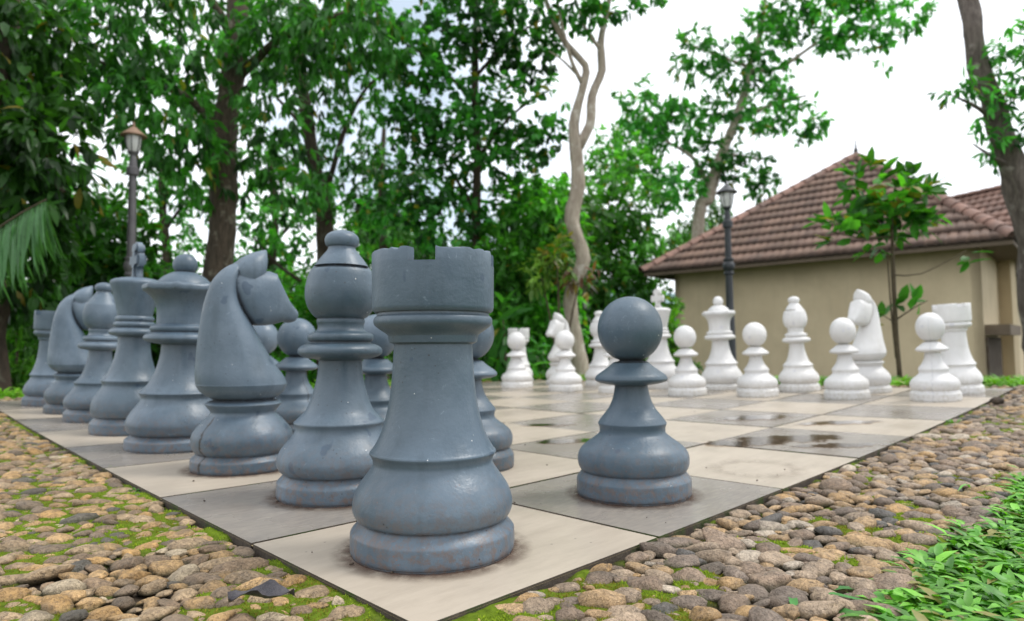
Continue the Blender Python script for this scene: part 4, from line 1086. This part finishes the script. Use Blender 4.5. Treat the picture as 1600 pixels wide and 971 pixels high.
# ------------------------------------------------------------------- house
def hw(r, f, z): p = Vector((CAM.x, CAM.y, 0)) + RH * r + FH * f; return Vector((p.x, p.y, z))
GZ = -.75
dl, dr = 21.0, 14.7
A = at(1003, 425, dl); Bc = at(1587, 374, dr)
ez = (A.z + Bc.z) / 2; A.z = Bc.z = ez
e = (Bc - A); Lg = e.length; e.normalize(); nrm = Vector((-e.y, e.x, 0))
if nrm.dot(FH) < 0: nrm = -nrm
Cc = Bc + nrm * Lg * 1.39; Dc = A + nrm * Lg * 1.39
apex = (A + Cc) / 2; apex.z = at(1345, 243, (apex - CAM).dot(FWD)).z
house = empty('house', Vector((A.x, A.y, GZ)), 0, 'beige walled house with pyramid roof of brown clay tiles', 'house')
hinv = -house.location

def roof_face(a, b, ap, rows, colw, Vs, Qs, Cs):
    mid = (a + b) / 2; Ld = (b - a); w = Ld.length; ed = Ld.normalized()
    foot = a + ed * (ap - a).dot(ed); slope = ap - foot; sl = slope.length; sd = slope.normalized()
    nn = ed.cross(sd).normalized()
    if nn.z < 0: nn = -nn
    rh = sl / rows; s0 = (ap - a).dot(ed)
    per = 8
    for r in range(rows):
        t0 = r * rh; t1 = (r + 1) * rh + .03
        ts = [(t0, .0), (t0, .085), (t0 + .5 * rh, .045), (t1, .004)]
        n = int(w / colw * per)
        l0, r0 = s0 * (t0 / sl), w - (w - s0) * (t0 / sl)
        xs_ = [i * colw / per for i in range(n + 1)]
        xs_ = [x for x in xs_ if l0 - colw / per < x < r0 + colw / per]
        if len(xs_) < 2: continue
        xs_ = [min(max(x, l0), r0) for x in xs_]
        o = len(Vs); m = len(xs_)
        cols = {}
        jit = random.uniform(-.004, .004)
        for (t, h) in ts:
            for x in xs_:
                lo, hi = s0 * min(t / sl, 1), w - (w - s0) * min(t / sl, 1)
                xx = min(max(x, lo), hi) if lo < hi else s0
                ph = (x / colw + .5 * (r % 2)) % 1.0
                prof = .036 * (abs(math.sin(PI * ph)) ** .8) + (.02 if ph > .82 else 0)
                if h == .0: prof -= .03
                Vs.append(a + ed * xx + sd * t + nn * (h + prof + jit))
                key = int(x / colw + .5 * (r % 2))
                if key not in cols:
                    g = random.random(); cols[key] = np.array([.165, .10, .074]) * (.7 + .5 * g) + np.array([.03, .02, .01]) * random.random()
                Cs.append(cols[key] * (.18 if h == .0 else 1) * (.75 + .25 * min(1, (t - t0) / (.25 * rh))))  # shadow line at each row's lower edge darkened into the tile colour
        for k in range(3):
            for i in range(m - 1):
                p = o + k * m + i; Qs.append((p, p + 1, p + m + 1, p + m))
def roof(corners, ap, rows, colw, parent, inv, name='roof'):
    Vs, Qs, Cs = [], [], []
    for i in range(4): roof_face(corners[i] + inv, corners[(i + 1) % 4] + inv, ap + inv, rows, colw, Vs, Qs, Cs)
    me = npmesh(name, np.array([v[:] for v in Vs]), quads=np.array(Qs), col=np.array(Cs))
    return link(name, me, M_roof, parent, smooth=False)
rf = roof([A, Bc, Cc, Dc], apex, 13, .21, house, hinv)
def ridge(a, b, seg, r, parent):
    Vs, Qs, Cs = [], [], []
    d = (b - a); n = int(d.length / seg); dn = d.normalized(); x = dn.cross(Vector((0, 0, 1))).normalized(); y = x.cross(dn)
    for i in range(n):
        c = np.array([.21, .115, .085]) * random.uniform(.65, 1.25)
        for t, rr in ((i / n, r * 1.18), (i / n, r * .9), ((i + 1.05) / n, r)):
            for k in range(9):
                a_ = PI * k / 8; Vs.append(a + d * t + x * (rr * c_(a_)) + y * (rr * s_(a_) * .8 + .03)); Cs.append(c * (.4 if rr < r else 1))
        o = i * 27
        for k in range(8): Qs.append((o + k, o + k + 1, o + 19 + k, o + 18 + k)); Qs.append((o + k, o + k + 1, o + 10 + k, o + 9 + k))
    me = npmesh('ridge_tiles', np.array([v[:] for v in Vs]), quads=np.array(Qs), col=np.array(Cs))
    return link('ridge_tiles', me, M_roof, parent, smooth=False)
for c in (A, Bc, Cc, Dc): ridge(c + hinv, apex + hinv, .46, .17, rf)
ap = apex + hinv
fin = lathe('finial', [(-.1, .12), (.05, .12, 's'), (.08, .10), (.14, .05), (.20, .07), (.26, .035), (.45, .02), (.62, .006)], 1, 1, 14, 2)
for v in fin.vertices: v.co += ap + Vector((0, 0, .05))
link('finial', fin, M_roof, rf)
def boxmesh(name, corners8):
    F = [(0, 3, 2, 1), (4, 5, 6, 7), (0, 1, 5, 4), (1, 2, 6, 5), (2, 3, 7, 6), (3, 0, 4, 7)]
    me = pymesh(name, corners8, F); bm = bmesh.new(); bm.from_mesh(me); bmesh.ops.recalc_face_normals(bm, faces=bm.faces); bm.to_mesh(me); bm.free(); return me
def prism(name, p, q, z0, z1, th, m, parent):
    """upright slab from p to q (plan points), thickness towards nrm side"""
    d = (q - p); d.z = 0; d.normalize(); s = Vector((-d.y, d.x, 0)) * th
    P4 = [p, q, q + s, p + s]
    return link(name, boxmesh(name, [Vector((v.x, v.y, z0)) for v in P4] + [Vector((v.x, v.y, z1)) for v in P4]), m, parent, smooth=False)
ins = .75
wA = A + (e + nrm) * ins; wB = Bc + (-e + nrm) * ins; wC = Cc + (-e - nrm) * ins; wD = Dc + (e - nrm) * ins
hz = house.location.z
for (p, q) in ((wA, wB), (wB, wC), (wC, wD), (wD, wA)):
    prism('wall', p + hinv, q + hinv, -.6, ez - hz + .02, .2 if (q - p).cross(nrm).z * 0 == 0 else .2, M_wall, house)
cor = [A, Bc, Cc, Dc]
for i in range(4):
    p, q = cor[i], cor[(i + 1) % 4]; d = (q - p).normalized()
    prism('fascia', p + d * .05 + hinv + (apex - (p + q) / 2).normalized() * .06, q - d * .05 + hinv + (apex - (p + q) / 2).normalized() * .06, ez - hz - .12, ez - hz - .01, .03, M_fascia, house)
sof = [c + hinv + ((apex - c) * .02) for c in cor]
link('soffit', pymesh('soffit', [Vector((c.x, c.y, ez - hz - .05)) for c in sof], [(0, 1, 2, 3)]), M_fascia, house, smooth=False)
# side ledge round the corner and a dark window under it
pB = wB + nrm * .25
sd_ = e
ld = [pB + hinv, pB + nrm * 3 + hinv]
zl = at(1580, 505, 14.5).z - hz
prism('ledge', ld[0] + e * .5, ld[1] + e * .5, zl - .25, zl, .52, M_fascia, house)
prism('window', ld[0] + e * .06, ld[1] + e * .06, .1, zl - .3, .05, M_bark_d, house)

# second roof behind
h2 = empty('house', at(1560, 330, 24), 0, 'second house of which only the brown tiled roof shows at the right edge', 'house')
i2 = -h2.location
R1 = at(1478, 309, 23); R2 = at(1700, 276, 19); R2.z = R1.z = (R1.z + R2.z) / 2 + .02
R1 = R1 - (R2 - R1) * .10
dd = (R2 - R1).normalized(); n2 = Vector((dd.y, -dd.x, 0)); n2 = n2 if n2.dot(FH) < 0 else -n2
E1, E2 = R1 + n2 * 3.4 + Vector((0, 0, -2.4)), R2 + n2 * 3.4 + Vector((0, 0, -2.4))
def gable_face(a, b, c, d, rows, colw, parent, inv):
    """a,b eave, c,d ridge above b,a"""
    Vs, Qs, Cs = [], [], []; ed = (b - a).normalized(); w = (b - a).length; sl = (d - a); sd = sl.normalized(); L_ = sl.length; nn = ed.cross(sd).normalized(); nn = nn if nn.z > 0 else -nn
    rh = L_ / rows; n = int(w / colw * 8)
    for r in range(rows):
        o = len(Vs)
        for (t, h) in ((r * rh, 0), (r * rh, .045), ((r + .5) * rh, .026), ((r + 1) * rh + .02, .004)):
            for i in range(n + 1):
                x = i * colw / 8; ph = (x / colw + .5 * (r % 2)) % 1
                Vs.append(a + inv + ed * x + sd * t + nn * (h + .035 * abs(math.sin(PI * ph)) - (.03 if h == 0 else 0)))
                Cs.append(np.array([.21, .12, .09]) * (.8 + .4 * ((int(x / colw) * 7919 + r * 31) % 13) / 13) * (.35 if h == 0 else 1))  # risers coloured darker to paint the shadow lines between rows
        for k in range(3):
            for i in range(n): p = o + k * (n + 1) + i; Qs.append((p, p + 1, p + n + 2, p + n + 1))
    return link('roof', npmesh('roof', np.array([v[:] for v in Vs]), quads=np.array(Qs), col=np.array(Cs)), M_roof, parent, smooth=False)
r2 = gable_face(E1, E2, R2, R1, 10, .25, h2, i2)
E3, E4 = R1 - n2 * 3.4 + Vector((0, 0, -2.4)), R2 - n2 * 3.4 + Vector((0, 0, -2.4))
gable_face(E3, E4, R2, R1, 10, .25, h2, i2)
ridge(R1 + i2, R2 + i2, .42, .13, r2)
prism('wall', E1 + i2 - n2 * .5 + dd * .4, E2 + i2 - n2 * .5 - dd * .4, -6.5, (E1 + i2).z - .02, .2, M_wall, h2)

# -------------------------------------------------------------- small bits
# curled dead leaf on the pebbles
dl_ = at(410, 950, 1.0)
X, Y = -.21 * S, .39 * SV
lv, lf = [], []
for i in range(13):
    t = i / 12; w = .026 * math.sin(PI * min(1, t * 1.02)) ** .7 * (1 - .3 * t) * (1 + .25 * s_(t * 23))
    for k in range(7):
        s = (k - 3) / 3; lv.append(((t - .5) * .13, s * w, .018 + .010 * s * s + .006 * s_(t * 9 + s * 2) - .008 * c_(t * PI * 2) * .5))
for i in range(12):
    for k in range(6): a = i * 7 + k; lf.append((a, a + 1, a + 8, a + 7))
M_dead = mat_simple('dead_leaf', (.035, .035, .045), (.075, .065, .07), 60, .4, .6, .004)
dlf = link('dead_leaf', pymesh('dead_leaf', lv, lf), M_dead); dlf.location = (X, Y, G(X, Y) + .005); dlf.rotation_euler = (.12, -.05, -.75); dlf.scale = (.75, .75, .9)
tag(dlf, 'curled dark dead leaf lying on the pebbles below the corner tile', 'leaf')
# dark stone on the path far right
st = link('dark_stone', pymesh('dark_stone', [tuple(np.array(v) * (1 + .25 * noise.noise(Vector(v) * 2)) * np.array([.036, .032, .022])) for v in ICO[3][0]], [tuple(int(q) for q in f) for f in ICO[3][1]]), M_bark_d)
st.location = (6.35 * S, -.10 * S, G(6.35 * S, -.06) + .018); tag(st, 'small black stone on the pebble border near the far right board edge', 'stone')
# tuft growing out of the joint beside the knight tile
def tuft(name, label, x, y, n, ll, lw, col, spread=1.0, mat=M_grassleaf, elm=1.1):
    Pp = np.zeros((n, 3)); a = rng.random(n) * 6.283; el = rng.uniform(.1, elm, n)
    D = np.stack([np.cos(a) * np.cos(el) * spread, np.sin(a) * np.cos(el) * spread, np.sin(el)], 1); N = np.stack([-np.cos(a) * np.sin(el), -np.sin(a) * np.sin(el), np.cos(el) + .01], 1)
    Pp[:, :2] = rng.normal(size=(n, 2)) * ll * .35
    o = build_leaves(name, [leafmesh('', Pp, D, N, rng.uniform(.5, 1.2, n) * ll, rng.uniform(.7, 1.2, n) * lw, np.array(col)[None] * rng.uniform(.6, 1.3, n)[:, None], .5)], mat)
    o.location = (x, y, G(x, y) - .015); return tag(o, label, 'weed')
tuft('weed_tuft', 'little weed with reddish shoots on the board edge left of the front knight', .03, 3.02 * SV, 40, .035, .005, (.16, .2, .04))
tuft('weed_tuft', 'round leaved green weed on the board edge left of the front bishop', -.012, 2.35 * SV, 60, .022, .010, (.10, .30, .06))
tuft('weed_tuft', 'long bladed weed reaching over the pebbles at the lower right', .80 * S, -.60 * S, 14, .10, .012, (.08, .30, .06), 1.3, M_grassleaf, .6)
tuft('weed_tuft', 'grass tuft leaning over the pebbles at the right edge', 2.55 * S, -.72 * S, 16, .12, .009, (.12, .36, .05), 1.2, M_grassleaf, .8)
tuft('weed_tuft', 'tiny green weed at the far right edge of the board', 5.0 * S, -.012, 30, .04, .008, (.14, .36, .05))
# scattered crumbs of debris on the tiles
crumb = ICO[1]; Vc, Fc, o = [], [], 0
for i in range(70):
    if i < 35: x = random.uniform(.02, 2.4 * S); y = random.uniform(.02, 2 * SV)
    else: x = random.uniform(.1, 7 * S); y = random.uniform(.1, 7 * SV)
    r = random.uniform(.0012, .0034); w = crumb[0] * np.array([r * random.uniform(1, 2), r, r * .7]) + np.array([x, y, G(x, y) + .003]); Vc.append(w); Fc.append(crumb[1] + o); o += len(w)
tag(link('debris', npmesh('debris', np.concatenate(Vc), tris=np.concatenate(Fc)), M_bark_b), 'tiny brown crumbs scattered over the board tiles', 'debris', kind='stuff')

# ------------------------------------------------------------------- light
w = bpy.data.worlds.new('World'); scn.world = w; w.use_nodes = True
nt = w.node_tree; nt.nodes.clear()
out = nt.nodes.new('ShaderNodeOutputWorld'); bg = nt.nodes.new('ShaderNodeBackground')
sky = nt.nodes.new('ShaderNodeTexSky'); sky.sky_type = 'NISHITA'; sky.sun_disc = False
SUN_EL, SUN_AZ = math.radians(58), math.radians(-35)      # azimuth measured from +X towards +Y
sky.sun_elevation = SUN_EL; sky.sun_rotation = math.pi / 2 - SUN_AZ
tc = nt.nodes.new('ShaderNodeTexCoord')
nz = nt.nodes.new('ShaderNodeTexNoise'); nz.inputs['Scale'].default_value = 2.6; nz.inputs['Detail'].default_value = 7; nz.inputs['Roughness'].default_value = .6
nt.links.new(tc.outputs['Generated'], nz.inputs['Vector'])
# clouds thin out towards the left of the view, where blue shows through
dp = nt.nodes.new('ShaderNodeVectorMath'); dp.operation = 'DOT_PRODUCT'
bd = (FH - RH * .22 + Vector((0, 0, .30))).normalized(); dp.inputs[1].default_value = bd
nt.links.new(tc.outputs['Generated'], dp.inputs[0])
mr = nt.nodes.new('ShaderNodeMapRange'); mr.inputs['From Min'].default_value = .93; mr.inputs['From Max'].default_value = 1.0
mr.inputs['To Min'].default_value = 0.0; mr.inputs['To Max'].default_value = .24
nt.links.new(dp.outputs['Value'], mr.inputs['Value'])
sub = nt.nodes.new('ShaderNodeMath'); sub.operation = 'SUBTRACT'; nt.links.new(nz.outputs['Fac'], sub.inputs[0]); nt.links.new(mr.outputs[0], sub.inputs[1])
rp = nt.nodes.new('ShaderNodeValToRGB'); rp.color_ramp.elements[0].position = .20; rp.color_ramp.elements[1].position = .38
rp.color_ramp.elements[0].color = (0, 0, 0, 1); nt.links.new(sub.outputs[0], rp.inputs[0])
mx = nt.nodes.new('ShaderNodeMix'); mx.data_type = 'RGBA'; nt.links.new(rp.outputs[0], mx.inputs[0]); lt = nt.nodes.new('ShaderNodeMix'); lt.data_type = 'RGBA'; lt.inputs[0].default_value = .58; lt.inputs[7].default_value = (9.5, 11, 12.5, 1)
nt.links.new(sky.outputs[0], lt.inputs[6]); nt.links.new(lt.outputs[2], mx.inputs[6])
CL = 14.0; mx.inputs[7].default_value = (CL * .97, CL, CL * 1.05, 1)
nt.links.new(mx.outputs[2], bg.inputs[0]); bg.inputs[1].default_value = .11
nt.links.new(bg.outputs[0], out.inputs[0])
sd = bpy.data.lights.new('sun', 'SUN'); sd.energy = 2.1; sd.angle = math.radians(16); sd.color = (1, .96, .9)
so = bpy.data.objects.new('sun', sd); COL.objects.link(so)
dv = Vector((c_(SUN_EL) * c_(SUN_AZ), c_(SUN_EL) * s_(SUN_AZ), s_(SUN_EL)))
so.rotation_euler = dv.to_track_quat('Z', 'Y').to_euler()

# ------------------------------------------------------------------ camera
cd = bpy.data.cameras.new('camera'); co = bpy.data.objects.new('camera', cd); COL.objects.link(co)
M = Matrix((RGT, UPV, -FWD)).transposed().to_4x4(); M.translation = CAM; co.matrix_world = M
cd.sensor_fit = 'HORIZONTAL'; cd.sensor_width = 36; cd.lens = FPX / 1600 * 36
cd.clip_start = .05; cd.clip_end = 3000
cd.dof.use_dof = True; cd.dof.focus_distance = 1.15; cd.dof.aperture_fstop = 4.0
scn.camera = co
scn.view_settings.view_transform = 'Standard'; scn.view_settings.look = 'None'; scn.view_settings.exposure = 0
scn.render.resolution_x = 1024; scn.render.resolution_y = 621
scn.cycles.max_bounces = 8; scn.cycles.transparent_max_bounces = 12
